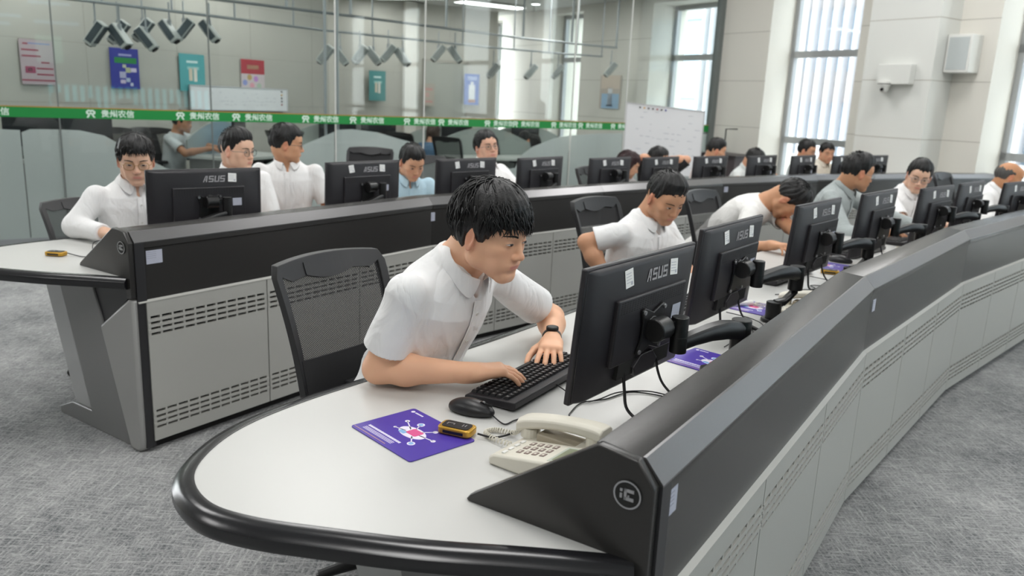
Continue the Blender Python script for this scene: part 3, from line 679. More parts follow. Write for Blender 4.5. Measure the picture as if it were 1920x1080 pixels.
def fill_head(f, Mh, fat=1.0, ears=True, s=1.0):
    """Mh: 4x4 from head to field coordinates"""
    A = np.array(Mh.to_3x3())*s; o = np.array(Mh.translation); Rm = np.array(Mh.to_3x3())
    w2 = lambda p: o + A @ np.array(p)
    P, SUB, P2, SUB2 = head_prims(fat)
    def do(L, mode='u'):
        for q in L:
            if q[0] == 'e': f.ell(w2(q[1]), np.array(q[2])*s, Rm, q[3], mode)
            else: f.cone(w2(q[1]), w2(q[2]), q[3]*s, q[4]*s, q[5], mode)
    do(P); do(SUB, 's'); do(P2); do(SUB2, 's')
    if ears:
        for y in (-1, 1):
            e = Matrix.Rotation(y*R(24), 3, 'Z') @ Matrix.Rotation(R(12), 3, 'Y'); Me = Rm @ np.array(e)
            f.ell(w2((-.006, y*.079*fat, -.004)), np.array((.0185, .0072, .0325))*s, Me, .006)
            f.ell(w2((-.002, y*.0895*fat, .001)), np.array((.0112, .0085, .0205))*s, Me, .0025, 's')
def head_color(vs, Mh, base, warm=1.0, s=1.0):
    inv = np.linalg.inv(np.array(Mh)); q = (vs @ inv[:3, :3].T + inv[:3, 3])/s; x, y, z = q.T
    c = np.tile(np.array(lin(base)), (len(vs), 1))
    def mixc(w_, col, k):
        w_ = np.clip(w_, 0, 1)[:, None]*k; return c*(1-w_) + np.array(lin(col))*w_
    face = (x > .02) & (np.abs(y) < .07) & (z > -.11) & (z < .11)
    c = mixc(np.exp(-((np.abs(y)-.038)/.017)**2 - ((z+.022)/.018)**2)*(x > .03), 'd0806a', .22)
    c = mixc(np.exp(-(y/.012)**2 - ((z+.030)/.012)**2)*(x > .085), 'cf7f68', .28)
    c = mixc(np.clip((np.abs(y)-.071)/.008, 0, 1)*np.clip((.030-np.abs(x+.006))/.008, 0, 1)*(np.abs(z) < .045), 'd27c66', .45)
    lip = np.exp(-(np.maximum(np.abs(y)-.016, 0)/.004)**2)*np.exp(-((z+.0585)/.0062)**4)*(x > .074)
    c = mixc(lip, 'd0807a', .8)
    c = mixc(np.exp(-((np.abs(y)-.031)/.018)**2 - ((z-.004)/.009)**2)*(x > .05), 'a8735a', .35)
    c = mixc(np.exp(-(y/.022)**2)*np.exp(-((z+.045)/.006)**2)*(x > .07), 'b08a76', .10)
    c = mixc((np.exp(-((z+.082)/.025)**2)*(x > .0)), 'b08c7a', .10)  # lower-face shadow tinted into the skin colour
    return c
class Prober:   # local copy of the face used to lay eyes, brows and glasses on it
    def __init__(s, fat):
        s.f = Field((-.02, -.075, -.1), (.12, .075, .075), .002); fill_head(s.f, Matrix.Identity(4), fat, ears=False)
        ax = s.f.ax; F = s.f.F; s.ys, s.zs = ax[1], ax[2]
        ins = F < 0; last = F.shape[0]-1-np.argmax(ins[::-1], axis=0); a = np.take_along_axis(F, last[None], 0)[0]; b_ = np.take_along_axis(F, np.minimum(last+1, F.shape[0]-1)[None], 0)[0]
        s.X = ax[0][last] + s.f.h*np.clip(a/(a-b_+1e-9), 0, 1)
    def x(s, y, z):
        fy = np.clip((np.asarray(y)-s.ys[0])/s.f.h, 0, len(s.ys)-1.001); fz = np.clip((np.asarray(z)-s.zs[0])/s.f.h, 0, len(s.zs)-1.001)
        i, j = fy.astype(int), fz.astype(int); a, b_ = fy-i, fz-j; X = s.X
        return X[i, j]*(1-a)*(1-b_) + X[i+1, j]*a*(1-b_) + X[i, j+1]*(1-a)*b_ + X[i+1, j+1]*a*b_
PB = {}
def face_bits(root, Mh, fat=1.0, s=1.0, glasses=None, open_=1.0, look=0.0, brow=1.0, browc='1a1614'):
    key = (fat,); pb = PB.setdefault(key, Prober(fat) if key not in PB else PB[key])
    T = Mh @ Matrix.Scale(s, 4)
    def patch(name, y0, shape, N1, N2, colf, lift, m):
        vs = []; cs = []
        for i in range(N1+1):
            u = i/N1*2-1
            for j in range(N2+1):
                v = j/N2*2-1; yy, zz = shape(u, v); vs.append((float(pb.x(yy, zz)) + lift(u, v), yy, zz)); cs.append(colf(u, v, yy, zz))
        vs = np.array([tuple(T @ Vector(p)) for p in vs]); fs = np.array([(i*(N2+1)+j, (i+1)*(N2+1)+j, (i+1)*(N2+1)+j+1, i*(N2+1)+j+1) for i in range(N1) for j in range(N2)])
        return np_mesh(name, vs, fs, m, root, np.array(cs))
    for sy in (-1, 1):
        yc, zc = sy*.0315, .0035; hw = .0150; ho = .0052*open_
        def shape(u, v):
            inner = -u*sy; up = ho*(1-abs(u)**2.2)*1.0; dn = ho*.62*(1-abs(u)**2.0)
            return yc + u*hw, zc + (up if v > 0 else dn)*v - .0012*inner*1.0 - .0003
        def colf(u, v, y, z):
            if abs(v) > .78 or abs(u) > .93: return lin('1d1412') if v > 0 else lin('8a5c4a')
            dy = (y-(yc+look*.006)); dz = z-zc-.0006
            r_ = math.hypot(dy, dz*1.0)
            if r_ < .0027: return lin('060505')
            if r_ < .0060: return lin('2a1a12')
            return lin('cfc4bd')
        patch('eye', sy, shape, 22, 12, colf, lambda u, v: .0006+.0012*(1-v*v)*(1-u*u), eyew)
        # upper lid fold and brow
        def bshape(u, v):
            return sy*(.034 + u*.0195), .0235 + .0035*(1-(u-.2)**2)*brow + v*(.0026*(1-.55*max(u, 0)))
        patch('eyebrow', sy, bshape, 14, 4, lambda u, v, y, z: lin(browc), lambda u, v: .0012*(1-v*v)+.0002, MT.get('brow') or vcolmat('brow', .8))
    if glasses:
        mb = MB(); gm = mat('spec_'+glasses, glasses, .3, metal=.6)
        for sy in (-1, 1):
            pts = []
            for k in range(25):
                a = 2*pi*k/24; ca, sa = cos(a), sin(a); e = .75
                pts.append((.098 - .10*abs(ca)*.06, sy*.033 + .0235*np.sign(ca)*abs(ca)**e, .000 + .0185*np.sign(sa)*abs(sa)**e))
            mb.tube([tuple(p) for p in pts], .0013, 6)
            mb.tube([(.093, sy*.0565, .006), (.085, sy*.066*max(1, fat), .007), (.03, sy*.074*fat, .006), (-.002, sy*.079*fat, .012), (-.016, sy*.078*fat, -.004)], .0012, 6)
        mb.tube([(.099, -.0095, .004), (.102, 0, .007), (.099, .0095, .004)], .0012, 6)
        g = mb.build('glasses', gm, root, smooth=60, label='thin framed glasses'); g.matrix_local = T
        lm = MB()
        for sy in (-1, 1): lm.add([(.0975, sy*.033 + .0225*np.sign(cos(a))*abs(cos(a))**.75, .0175*np.sign(sin(a))*abs(sin(a))**.75) for a in np.linspace(0, 2*pi, 25)[:-1]], [tuple(range(24))])
        l_ = lm.build('lens', glassm, g)
# ---- hair: cap field cut by a hairline, combed with strand ridges, plus loose locks
HST = {
 'crop':   dict(r=(.1045, .0815, .0965), c=(-.012, 0, .038), line=[(-.12, -.048), (-.06, -.045), (-.035, -.022), (-.018, .020), (.004, .030), (.012, .000), (.024, .004), (.034, .036), (.056, .060), (.12, .072)], lift=.016, n=240, ll=.034, spike=1.0),
 'short':  dict(r=(.106, .0855, .098), c=(-.014, 0, .038), line=[(-.12, -.055), (-.06, -.050), (-.035, -.026), (-.018, .020), (.004, .030), (.012, -.006), (.026, -.002), (.036, .036), (.056, .058), (.12, .066)], lift=.011, n=220, ll=.045, spike=.5),
 'fringe': dict(r=(.110, .0900, .103), c=(-.010, 0, .036), line=[(-.12, -.070), (-.06, -.066), (-.038, -.048), (-.02, .006), (.0, .022), (.010, -.004), (.026, -.006), (.042, .022), (.06, .034), (.12, .038)], lift=.010, n=420, ll=.058, spike=0),
 'part':   dict(r=(.109, .0885, .100), c=(-.011, 0, .038), line=[(-.12, -.062), (-.06, -.058), (-.038, -.036), (-.02, .014), (.0, .026), (.010, -.004), (.026, -.002), (.040, .030), (.056, .046), (.12, .050)], lift=.010, n=320, ll=.055, spike=0),
 'long':   dict(r=(.112, .095, .106), c=(-.016, 0, .030), line=[(-.12, -.5), (.0, -.5), (.02, -.1), (.05, .04), (.12, .05)], lift=.004, n=160, ll=.06, spike=0),
 'bald':   dict(r=(.100, .0825, .080), c=(-.022, 0, .022), line=[(-.12, -.05), (-.035, -.03), (-.018, .020), (.004, .028), (.03, .03), (.12, .2)], lift=.0, n=20, ll=.02, spike=0)}
HM = {}
def make_hair(style, h=.0035, seed=1, m=None, part_=.2):
    key = (style, h, seed)
    if key in HM: return HM[key]
    st = HST[style]; rg = np.random.default_rng(seed); f = Field((-.14, -.11, -.1), (.115, .11, .15), h); c = np.array(st['c']); rad = np.array(st['r'])
    lx = [p[0] for p in st['line']]; lz = [p[1] for p in st['line']]
    ph = rg.uniform(0, 6.28, 6)
    def fn(x, y, z):
        px, py, pz = x-c[0], y-c[1], z-c[2]; q = np.sqrt((px/rad[0])**2 + (py/rad[1])**2 + (pz/rad[2])**2)
        az = np.arctan2(py, px+.02+0*pz); el = np.arctan2(pz+0*py, np.hypot(px+.0*py, py)+1e-6)
        am = np.clip(1.15-np.abs(el)/1.6, 0.15, 1)
        rid = np.sin(az*17+ph[0]+1.2*np.sin(el*4+ph[1])) *.0016 + np.sin(az*39+ph[2]+2*np.sin(el*5+az*3+ph[3]))*.0011 + np.sin(az*6+ph[4]+el*3)*.0022
        top = np.clip((pz-.02)/.06, 0, 1)*np.clip((px+.06)/.1, 0, 1)*st['lift']
        d = (q-1)*rad.min() - rid*am - top
        zl = np.interp(np.broadcast_to(x, d.shape), lx, lz) + .006*np.sin(az*23+ph[5])*(x > .035) + .003*np.sin(az*51)*(x > .03) + (.010*np.sin(az*2.2+1.0)*(x > .045) if style == 'part' else 0)
        cut = zl - z
        # taper the edge of the hair toward the scalp near the hairline
        return np.maximum(d + .006*np.exp(-np.clip(z-zl, 0, 1)/.010), cut)
    f.put(fn, f.lo, f.lo+f.n*h, 0, pad=0, mode='u')
    if style == 'bald':
        f.ell((.0, 0, .09), (.085, .07, .075), None, .004, 's')
    if style == 'long':
        for y in (-1, 1): f.cone((-.03, y*.06, 0), (-.04, y*.065, -.1), .04, .04, .03)
    vs, fs = f.mesh(); vs = relax(vs, fs, 1, .4)
    # locks
    L = MB()
    for k in range(st['n']):
        az = rg.uniform(-pi, pi); el0 = rg.uniform(.15, 1.45)
        if style == 'fringe' and k < 150: az = rg.uniform(-1.25, 1.25); el0 = rg.uniform(.25, .95)
        pts = []; rr = []; n = 6; ln = st['ll']*rg.uniform(.7, 1.3); sw = rg.uniform(-.5, .5) + (.25 if style == 'fringe' else 0)
        for i in range(n):
            t = i/(n-1)
            if st['spike']: el = el0 - t*ln*4*(1-st['spike']*.7); a = az + sw*t*.4; out = 1.0 + t*ln*(2.4*st['spike'])*max(0, sin(el0))**1.2 + .01
            else: el = el0 - t*ln/.095*1.15; a = az + sw*t; out = 1.018 + .055*sin(pi*t)*rg.uniform(.3, 1.2) + (-.015 if t == 1 else 0)
            p = c + rad*out*np.array([cos(el)*cos(a), cos(el)*sin(a), sin(el)]) + np.array([0, 0, st['lift']*.5*max(0, sin(el))])
            zl = np.interp(p[0], lx, lz) - (.010 if style == 'fringe' and p[0] > .045 else -.002)
            if -.034 < p[0] < .022 and p[2] < .036: break
            if p[2] < zl-.004: break
            pts.append(tuple(p)); rr.append((.0030 if h > .003 else .0026)*(1-.75*t)*rg.uniform(.8, 1.2))
        if len(pts) >= 3: rr[-1] = .0004; L.tube(pts, rr, 4)
    if L.v:
        nv = len(vs); lq = [f_ for f_ in L.f if len(f_) == 4]; vs = np.concatenate([vs, np.array(L.v)]); fs = np.concatenate([fs, np.array(lq)+nv])
    HM[key] = (vs, fs); return HM[key]
def add_hair(root, Mh, style, s=1.0, h=.0035, seed=1, m=None, **k):
    vs, fs = make_hair(style, h, seed); A = np.array(Mh @ Matrix.Scale(s, 4)); v2 = vs @ A[:3, :3].T + A[:3, 3]
    return np_mesh('hair', v2, fs, m or hairm, root)
# ---- hands
def fill_hand(f, wr, d, nrm, side, curl=.6, s=1.0, spread=.12, thumb=.5, curls=None):
    """wrist, pointing direction, back-of-hand normal; side +1 = left hand"""
    d = Vector(d).normalized(); nrm = Vector(nrm); nrm = (nrm - d*nrm.dot(d)).normalized(); ax = nrm.cross(d).normalized()   # ax: to the hand's left when the back faces you
    th = -ax*side if False else ax*(-side)     # thumb side
    wr = Vector(wr); P = lambda a, b_, c: wr + d*a*s + th*b_*s + nrm*c*s
    f.cone(P(-.02, 0, 0), P(.018, 0, 0), .025*s, .026*s, .012)
    for b_, r_ in ((-.024, .014), (-.008, .0155), (.010, .016), (.024, .0145)): f.cone(P(.015, b_*.75, 0), P(.078, b_, .004), .017*s, r_*s*.86, .012)
    for i, (b_, ln, r_) in enumerate(((.026, .070, .0088), (.009, .078, .0090), (-.009, .073, .0086), (-.0255, .058, .0078))):
        c_ = curls[i] if curls else curl*(1+.1*i); p = P(.080-.003*abs(i-1), b_, .003); a = -.15 + c_*.15; sp = (1.5-i)*spread
        segs = [ln*.46, ln*.30, ln*.24]; ang = c_*.35
        for j, sg in enumerate(segs):
            ang += c_*(.45 if j else .25); dv = (d*cos(ang) - nrm*sin(ang))*cos(sp) + th*sin(sp); q = p + dv.normalized()*sg*s
            f.cone(p, q, (r_-.0006*j)*s, (r_-.0006*(j+1))*s, .0035 if j == 0 else .002); p = q
    p = P(.02, .022, -.004); ang = thumb
    for j, (sg, r_) in enumerate(((.040, .0135), (.030, .0105), (.024, .0095))):
        a = .75 - .25*j; dv = d*cos(a) + th*sin(a) - nrm*(.25+thumb*.35*j); q = p + dv.normalized()*sg*s; f.cone(p, q, r_*s*1.05, r_*s*.92, .006 if j == 0 else .002); p = q
def ik(a, c, l1, l2, pole):
    a, c = Vector(a), Vector(c); d = c-a; L = min(d.length, (l1+l2)*.995); u = d.normalized(); x = (l1*l1-l2*l2+L*L)/(2*L); h_ = math.sqrt(max(0, l1*l1-x*x))
    p = Vector(pole); p = (p - u*p.dot(u)).normalized(); return a + u*x + p*h_
def person(lab, loc, face, lean=.12, side=0.0, headpos=None, look=0, nod=0, tiltr=0, hair='short', glasses=None, skin='d9a586', cloth='white', collar=True, sleeve='short',
           hands=None, group=None, h=.006, hh=.0038, fat=1.0, girth=1.0, hs=1.0, seed=1, hairmat=None, hc=1.0, shade=0, elb=(None, None), open_=.9, seat=.50, twist=0, detail=False, legs=True, neckf=.03, roundb=0, shl=.176, handdir=(None, None), curl=.8, wrinkle=1.0, chairh=None, hnrm=(None, None), elx=None, slv=.72):
    """local frame: +x the way the person faces, +y to their left, z up; hips at the origin"""
    root = thing('person', lab, 'person', (loc[0], loc[1], 0), R(face), group)
    hip = Vector((0, 0, seat+.06)); up = Vector((sin(lean), side, cos(lean))).normalized(); Lt = .475
    nk = hip + up*Lt; fwd = Vector((cos(lean), 0, -sin(lean))); fwd = (fwd - up*fwd.dot(up)).normalized(); lf = up.cross(fwd).normalized()
    if twist: q_ = Matrix.Rotation(R(twist), 3, up); fwd, lf = q_ @ fwd, q_ @ lf
    sh = [nk - up*.060 - lf*shl*girth**.5 + fwd*.005, nk - up*.060 + lf*shl*girth**.5 + fwd*.005]   # right, left
    hd = Vector(headpos) if headpos is not None else nk + up*.118 + fwd*neckf + Vector((.02, 0, 0))
    Mr = (Matrix.Rotation(R(look), 4, 'Z') @ Matrix.Rotation(R(nod), 4, 'Y') @ Matrix.Rotation(R(tiltr), 4, 'X')); Mh = Matrix.Translation(hd) @ Mr
    hands = hands or [(.42, -.17, .79), (.42, .17, .79)]
    wr = [Vector(p) for p in hands]; el = []
    for i, s_ in enumerate((-1, 1)):
        pole = elb[i] if elb[i] is not None else (-.3, s_*.5, -.75)
        el.append(Vector(elx[i]) if elx and elx[i] is not None else ik(sh[i], wr[i], .29, .255, pole))
    # true limb end if the hand was out of reach
    for i in range(2):
        d = wr[i]-el[i]
        if d.length > .27: wr[i] = el[i] + d.normalized()*.26
    allp = [hip-Vector((.15, .2, .12)), hip+Vector((.15, .2, .1)), hd+Vector((.15, .15, .16)), hd-Vector((.15, .15, .16))] + sh + el + wr
    for i in range(2):
        allp += [wr[i]+Vector((.2, .2, .2)), wr[i]-Vector((.2, .2, .1)), sh[i]+Vector((.1, .1, .08)), sh[i]-Vector((.1, .1, .1)), el[i]+Vector((.08, .08, .08)), el[i]-Vector((.08, .08, .08))]
    A = np.array([tuple(p) for p in allp]); lo, hi = A.min(0), A.max(0)
    tw = np.array([-.30, -.12, 0, .2, .42, .62, .78, .88, .95, 1.01, 1.07, 1.2]); ta = np.array([.16, .168, .165, .150, .150, .158, .166, .152, .118, .080, .061, .056])*girth; tb = np.array([.11, .118, .118, .112, .112, .115, .112, .098, .082, .068, .060, .055])*girth
    U, Fd, Lf = np.array(up), np.array(fwd), np.array(lf); H0 = np.array(hip)
    def torso(infl, fold=0, ph=(0, 0, 0), bot=-.16, topc=1.05):
        def fn(x, y, z):
            px, py, pz = x-H0[0], y-H0[1], z-H0[2]; w_ = px*U[0]+py*U[1]+pz*U[2]; t = w_/Lt
            bend = roundb*np.sin(np.clip(t, 0, 1)*pi)
            v = px*Fd[0]+py*Fd[1]+pz*Fd[2] + bend; u = px*Lf[0]+py*Lf[1]+pz*Lf[2]
            a = np.interp(t, tw, ta)+infl; b_ = np.interp(t, tw, tb)+infl
            r_ = np.sqrt((u/a)**2 + (v/b_)**2); d = (r_-1)*np.minimum(a, b_)*.85
            if fold:
                d = d + fold*(np.sin(w_*30+u*24+ph[0]+2*np.sin(v*18+u*9))*.3 + (np.abs(np.sin(w_*16-np.abs(u)*26+ph[1]+1.5*np.sin(u*11+w_*7)))**.7)*.8 - .5)*np.clip(1.15-t*1.0, .1, 1)
            return np.maximum(np.maximum(d, (bot-t)*Lt), (t-topc)*Lt)
        return fn
    # --- body
    f = Field(lo, hi, h)
    f.put(torso(-.014), lo, hi, .0, pad=0)
    base = hd + Mr.to_3x3() @ Vector((-.028, 0, -.05))*hs
    f.cone(nk - up*.03, base, .055*girth**.5, .052*girth**.3, .02)
    f.cone(hd + Mr.to_3x3() @ Vector((-.045, 0, -.02))*hs, nk - up*.01 - fwd*.012, .05, .055, .02)
    for i in range(2):
        f.cone(sh[i], el[i], .046*girth**.5, .038*girth**.4, .02)
        m_ = el[i].lerp(wr[i], .3); f.cone(el[i], m_, .038, .0415*girth**.4, .02); f.cone(m_, wr[i], .0405*girth**.4, .0255, .02)
        d = wr[i]-el[i]; hdir = Vector(handdir[i]) if handdir[i] is not None else Vector((d.x, d.y, d.z*.3)); nr = hnrm[i] if hnrm[i] is not None else (0, 0, 1)
        fill_hand(f, wr[i], hdir, nr, -1 if i == 0 else 1, curl=curl)
    fill_head(f, Mh, fat, s=hs)
    vs, fs = f.mesh(); vs = relax(vs, fs, 1, .35)
    col = head_color(vs, Mh, skin, s=hs)
    # darker knuckles/wrists are left to the light; only the base tone is stored
    body = np_mesh('body', vs, fs, skinm, root, col)
    add_hair(root, Mh, hair, hs*hc, hh, seed, hairmat)
    face_bits(root, Mh, fat, hs, glasses, open_=open_)
    # --- shirt
    cm = shirtw if cloth == 'white' else (MT.get('shirt_'+cloth) or clothmat('shirt_'+cloth, cloth))
    g = Field(lo-.03, hi+.03, h); amp = .007*wrinkle; ph = rng.uniform(0, 6, 3)
    g.put(torso(.006, amp, ph, bot=-.22, topc=1.06 if collar else 1.0), lo, hi, 0, pad=.03)
    for i, s_ in enumerate((-1, 1)):
        full = sleeve == 'long'
        e2 = el[i] if full else sh[i].lerp(el[i], slv)
        def sl(a, b_, ra, rb, k=.02, fold=1.0, cutb=False):
            a_ = np.array(a, float); b2 = np.array(b_, float); d = b2-a_; L2 = float(d@d)
            def fn(x, y, z):
                px, py, pz = x-a_[0], y-a_[1], z-a_[2]; tt = (px*d[0]+py*d[1]+pz*d[2])/L2; t = np.clip(tt, 0, 1)
                q = np.sqrt((px-t*d[0])**2+(py-t*d[1])**2+(pz-t*d[2])**2) - (ra+(rb-ra)*t)
                c1 = (px*d[1]-py*d[0])/math.sqrt(L2); c2 = (py*d[2]-pz*d[1])/math.sqrt(L2); q = q + amp*.6*fold*(1-t**3)*(np.sin(t*6+ph[0]+i+c1*38+2*np.sin(c2*20))*.35 + np.abs(np.sin(t*4+ph[1]+c2*34+c1*15+np.sin(t*5)))**.7*.8-.4)
                return np.maximum(q, (tt-1)*math.sqrt(L2)) if cutb else q
            g.put(fn, np.minimum(a_, b2)-max(ra, rb)-.02, np.maximum(a_, b2)+max(ra, rb)+.02, k)
        if full:
            sl(sh[i], el[i], .055*girth**.4, .056, .03); e3 = el[i].lerp(wr[i], .93); sl(el[i], e3, .056, .041, .02, cutb=True)
        else:
            sl(sh[i], e2, .053*girth**.4, .061*girth**.3, .03, cutb=True)
            a_ = sh[i].lerp(el[i], slv-.06); g.cone(a_, sh[i].lerp(el[i], slv+.08), .046*girth**.3, .055*girth**.3, .002, 's')
    # neck opening
    no = nk + fwd*.02; na = (base-nk).normalized()
    if not collar: g.cone(nk - up*.01 + fwd*.014, nk + up*.10 + fwd*.05, .058, .075, .004, 's')
    else: g.cone(nk - up*.06 + fwd*.085*girth, nk + up*.03 + fwd*.085*girth, .006, .034, .006, 's')
    vs, fs = g.mesh(); vs = relax(vs, fs, 1, .4); shirt = np_mesh('shirt', vs, fs, cm, root)
    # --- collar, placket, buttons
    if collar:
        n = 22; rows = []
        for k in range(n+1):
            a = R(16) + (R(360)-2*R(16))*k/n; fr = cos(a); s1 = sin(a); drop = (fr+1)/2
            e1 = nk + na*(.066-.046*drop) + fwd*(.006+.066*fr+.012*drop) + lf*(.067*s1); e0 = e1 - na*.036 + (fwd*fr+lf*s1)*.004
            ow = fwd*fr + lf*s1; tip = max(0, drop-.66)/.34
            e2 = e1 + ow*(.017+.006*tip) - na*(.036-.006*tip) - up*.036*tip + fwd*.012*tip + lf*(math.copysign(.014, s1)*tip); rows.append((e0, e1, e1 + ow*.007 + na*.001, e2))
        mb = MB(); vs = [tuple(p) for r_ in rows for p in r_]; mb.add(vs, [(4*k+j, 4*k+j+1, 4*k+4+j+1, 4*k+4+j) for k in range(n) for j in range(3)])
        co = mb.build('collar', cm, shirt, smooth=180); sd = co.modifiers.new('s', 'SOLIDIFY'); sd.thickness = .0022; ss = co.modifiers.new('d', 'SUBSURF'); ss.levels = ss.render_levels = 2 if detail else 1
        fx = lambda w_, u: (float(np.interp(w_/Lt, tw, tb)+.009)*math.sqrt(max(0, 1-(u/float(np.interp(w_/Lt, tw, ta)))**2)) - roundb*math.sin(pi*min(1, max(0, w_/Lt))))
        mb = MB(); bt = MB()
        wsx = np.linspace(.425, .02, 12); vs = []
        for w_ in wsx:
            for u in (-.016, .014): vs.append(tuple(hip + up*float(w_) + lf*u + fwd*(fx(w_, u)+.0015)))
        mb.add(vs, [(2*k, 2*k+1, 2*k+3, 2*k+2) for k in range(11)]); po = mb.build('placket', cm, shirt); sd = po.modifiers.new('s', 'SOLIDIFY'); sd.thickness = .003; sd.offset = 1
        if h < .0055:
            for w_ in (.39, .30, .21, .12):
                p = hip + up*w_ + fwd*(fx(w_, 0)+.003); bt.cyl(p, p+fwd*.003, .0052, 10)
            bt.build('buttons', dish, po, kind='stuff')
    if legs:
        q = Field((-.2, -.26, -.02), (.58, .26, seat+.2), .014)
        q.ell((-.01, 0, seat+.03), (.15, .175*girth, .10), None, .03)
        for s_ in (-1, 1):
            kn = (.42, s_*.12, seat+.02); an = (.40, s_*.12, .09); q.cone((.0, s_*.095, seat+.02), kn, .085, .062, .04); q.cone(kn, an, .060, .046, .03)
        vs, fs = q.mesh(); np_mesh('trousers', vs, fs, trous, root)
        q = Field((.28, -.2, -.01), (.60, .2, .12), .012)
        for s_ in (-1, 1): q.cone((.38, s_*.12, .045), (.52, s_*.13, .03), .040, .030, .02); q.cone((.38, s_*.12, .05), (.40, s_*.12, .09), .038, .036, .02)
        vs, fs = q.mesh(); vs[:, 2] = np.maximum(vs[:, 2], 0); np_mesh('shoes', vs, fs, shoem, root)
    return root, dict(wr=wr, el=el, sh=sh, hd=hd, Mh=Mh, up=up, fwd=fwd, lf=lf, nk=nk, hip=hip, body=body, shirt=shirt)
# ---------------------------------------------------------------- office chairs (local +x is the way the sitter faces)
def make_chair(solid=False):
    t = thing('office_chair', 'x', 'chair')
    def back(u, z):   # back surface: u across, z height
        k = (z-.52)/.5
        return (-.20 - .13*k - .05*(k-.5)**2*2 + .05*(1-(u/.235)**2)*-1*(.6), u, z)
    def bnd(z): return .235 if z < .9 else .235 - .05*((z-.9)/.12)**3
    Z = np.linspace(.60, 1.005, 13); U = np.linspace(-1, 1, 13)
    hw = lambda z: .205 + .022*((z-.6)/.4) - (.02*max(0, (z-.96)/.045)**2)
    # outer frame: flat band around the mesh
    mb = MB(); inner = []; outer = []
    per = [(-1, z) for z in Z] + [(u, 1.005+.012*(1-u*u)) for u in U[1:-1]] + [(1, z) for z in Z[::-1]] + [(u, .60) for u in U[::-1][1:-1]]
    rings = []
    cx, cz = 0, .80
    for u, z in per:
        y = u*hw(min(z, 1.005)); p = Vector(back(y, z)); w_ = .055 if z > .99 else .026
        q = Vector(back(y*(1-w_/.22) if abs(u) == 1 else y*.9, z - (w_ if z > .99 else (-.05 if z < .61 else 0))))
        rings.append([tuple(p + Vector((.012, 0, 0))), tuple(q + Vector((.010, 0, 0))), tuple(q - Vector((.012, 0, 0))), tuple(p - Vector((.016, 0, 0)))])
    rings.append(rings[0]); mb.ring(rings, 4, caps=False); mb.build('back_frame', chairpl, t, bevel=.004)
    g = MB(); nz, nu = 14, 12; vs = []
    for i in range(nz+1):
        z = .61 + .37*i/nz
        for j in range(nu+1):
            u = (-1+2*j/nu)*hw(z)*.96; x, y, zz = back(u, z); vs.append((x, y, zz))
    g.add(vs, [(i*(nu+1)+j, i*(nu+1)+j+1, (i+1)*(nu+1)+j+1, (i+1)*(nu+1)+j) for i in range(nz) for j in range(nu)])
    g.build('back_cover' if solid else 'back_mesh', chairfab if solid else meshm, t, smooth=180)
    hnd = MB(); P = []
    for k in range(9): u = -.10+.2*k/8; P.append([back(u, .998), back(u, .962-.012*math.sin(pi*k/8)*1.6)])
    hnd.add([tuple(Vector(p)+Vector((.008, 0, 0))) for r_ in P for p in r_], [(2*k, 2*k+1, 2*k+3, 2*k+2) for k in range(8)]); ho = hnd.build('top_pad', chairpl, t); q = ho.modifiers.new('s', 'SOLIDIFY'); q.thickness = .012; q.offset = 0
    lb = MB(); vs = []
    for i in range(5):
        z = .60 + .12*i/4
        for j in range(13): u = (-1+2*j/12)*hw(z)*.95; x, y, zz = back(u, z+.012*(u/.2)**2); vs.append((x+.006, y, zz))
    lb.add(vs, [(i*13+j, i*13+j+1, (i+1)*13+j+1, (i+1)*13+j) for i in range(4) for j in range(12)]); lo_ = lb.build('lumbar_band', chairfab, t); q = lo_.modifiers.new('s', 'SOLIDIFY'); q.thickness = .012; q.offset = 0
    s_ = MB(); s_.box((.02, 0, .455), (.46, .47, .075)); s_.build('seat', chairfab, t, bevel=.03, seg=3)
    b = MB(); b.box((-.235, 0, .53), (.03, .07, .20)); b.box((-.14, 0, .41), (.24, .07, .025)); b.build('back_bracket', chairpl, t, bevel=.004)
    for sy in (-1, 1):
        a = MB(); a.tube([(.02, sy*.22, .42), (.02, sy*.275, .43), (.0, sy*.285, .52), (.0, sy*.285, .64)], .014, 8); ao = a.build('armrest', chairpl, t, smooth=60)
        p = MB(); p.box((.02, sy*.285, .655), (.24, .075, .026)); p.build('arm_pad', chairfab, ao, bevel=.008)
    c = MB(); c.cyl((0, 0, .09), (0, 0, .42), .025, 14); c.build('gas_column', armblack, t)
    for k in range(5):
        a = k*2*pi/5+.3; b = MB(); b.tube([(.03*cos(a), .03*sin(a), .115), (.16*cos(a), .16*sin(a), .10), (.28*cos(a), .28*sin(a), .075)], [.026, .02, .014], 8); lg = b.build('base_leg', chairpl, t, smooth=60)
        w_ = MB(); n = Vector((-sin(a), cos(a), 0)); p = Vector((.28*cos(a), .28*sin(a), .028))
        w_.cyl(p-n*.022, p-n*.006, .028, 14); w_.cyl(p+n*.006, p+n*.022, .028, 14); w_.cyl(p, p+Vector((0, 0, .05)), .008, 8); w_.build('caster', armblack, lg)
    return t
chm = make_chair(); chs = make_chair(True)
first = {0: True, 1: True}
def chair(x, y, rz, lab, group=None, solid=False):
    src = chs if solid else chm
    o = src if first[int(solid)] else copy_tree(src); first[int(solid)] = False
    o.location = (x, y, 0); o.rotation_euler = (0, 0, R(rz)); tag(o, lab, 'chair', group); return o
G1_ = 'mesh office chairs at the consoles'
chair(-.285, 2.245, -34, 'black mesh office chair behind the nearest seated man, by the rounded desk end', G1_)
chair(.70, 4.06, -38, 'black mesh chair behind the man looking down with a bent elbow', G1_)
chair(1.41, 4.70, -38, 'empty black mesh chair between the second man and the man bent over the near desk', G1_)
chair(-2.02, 4.05, -30, 'black mesh chair behind the man in round glasses at the far console end', G1_).scale = (1, 1, .885)
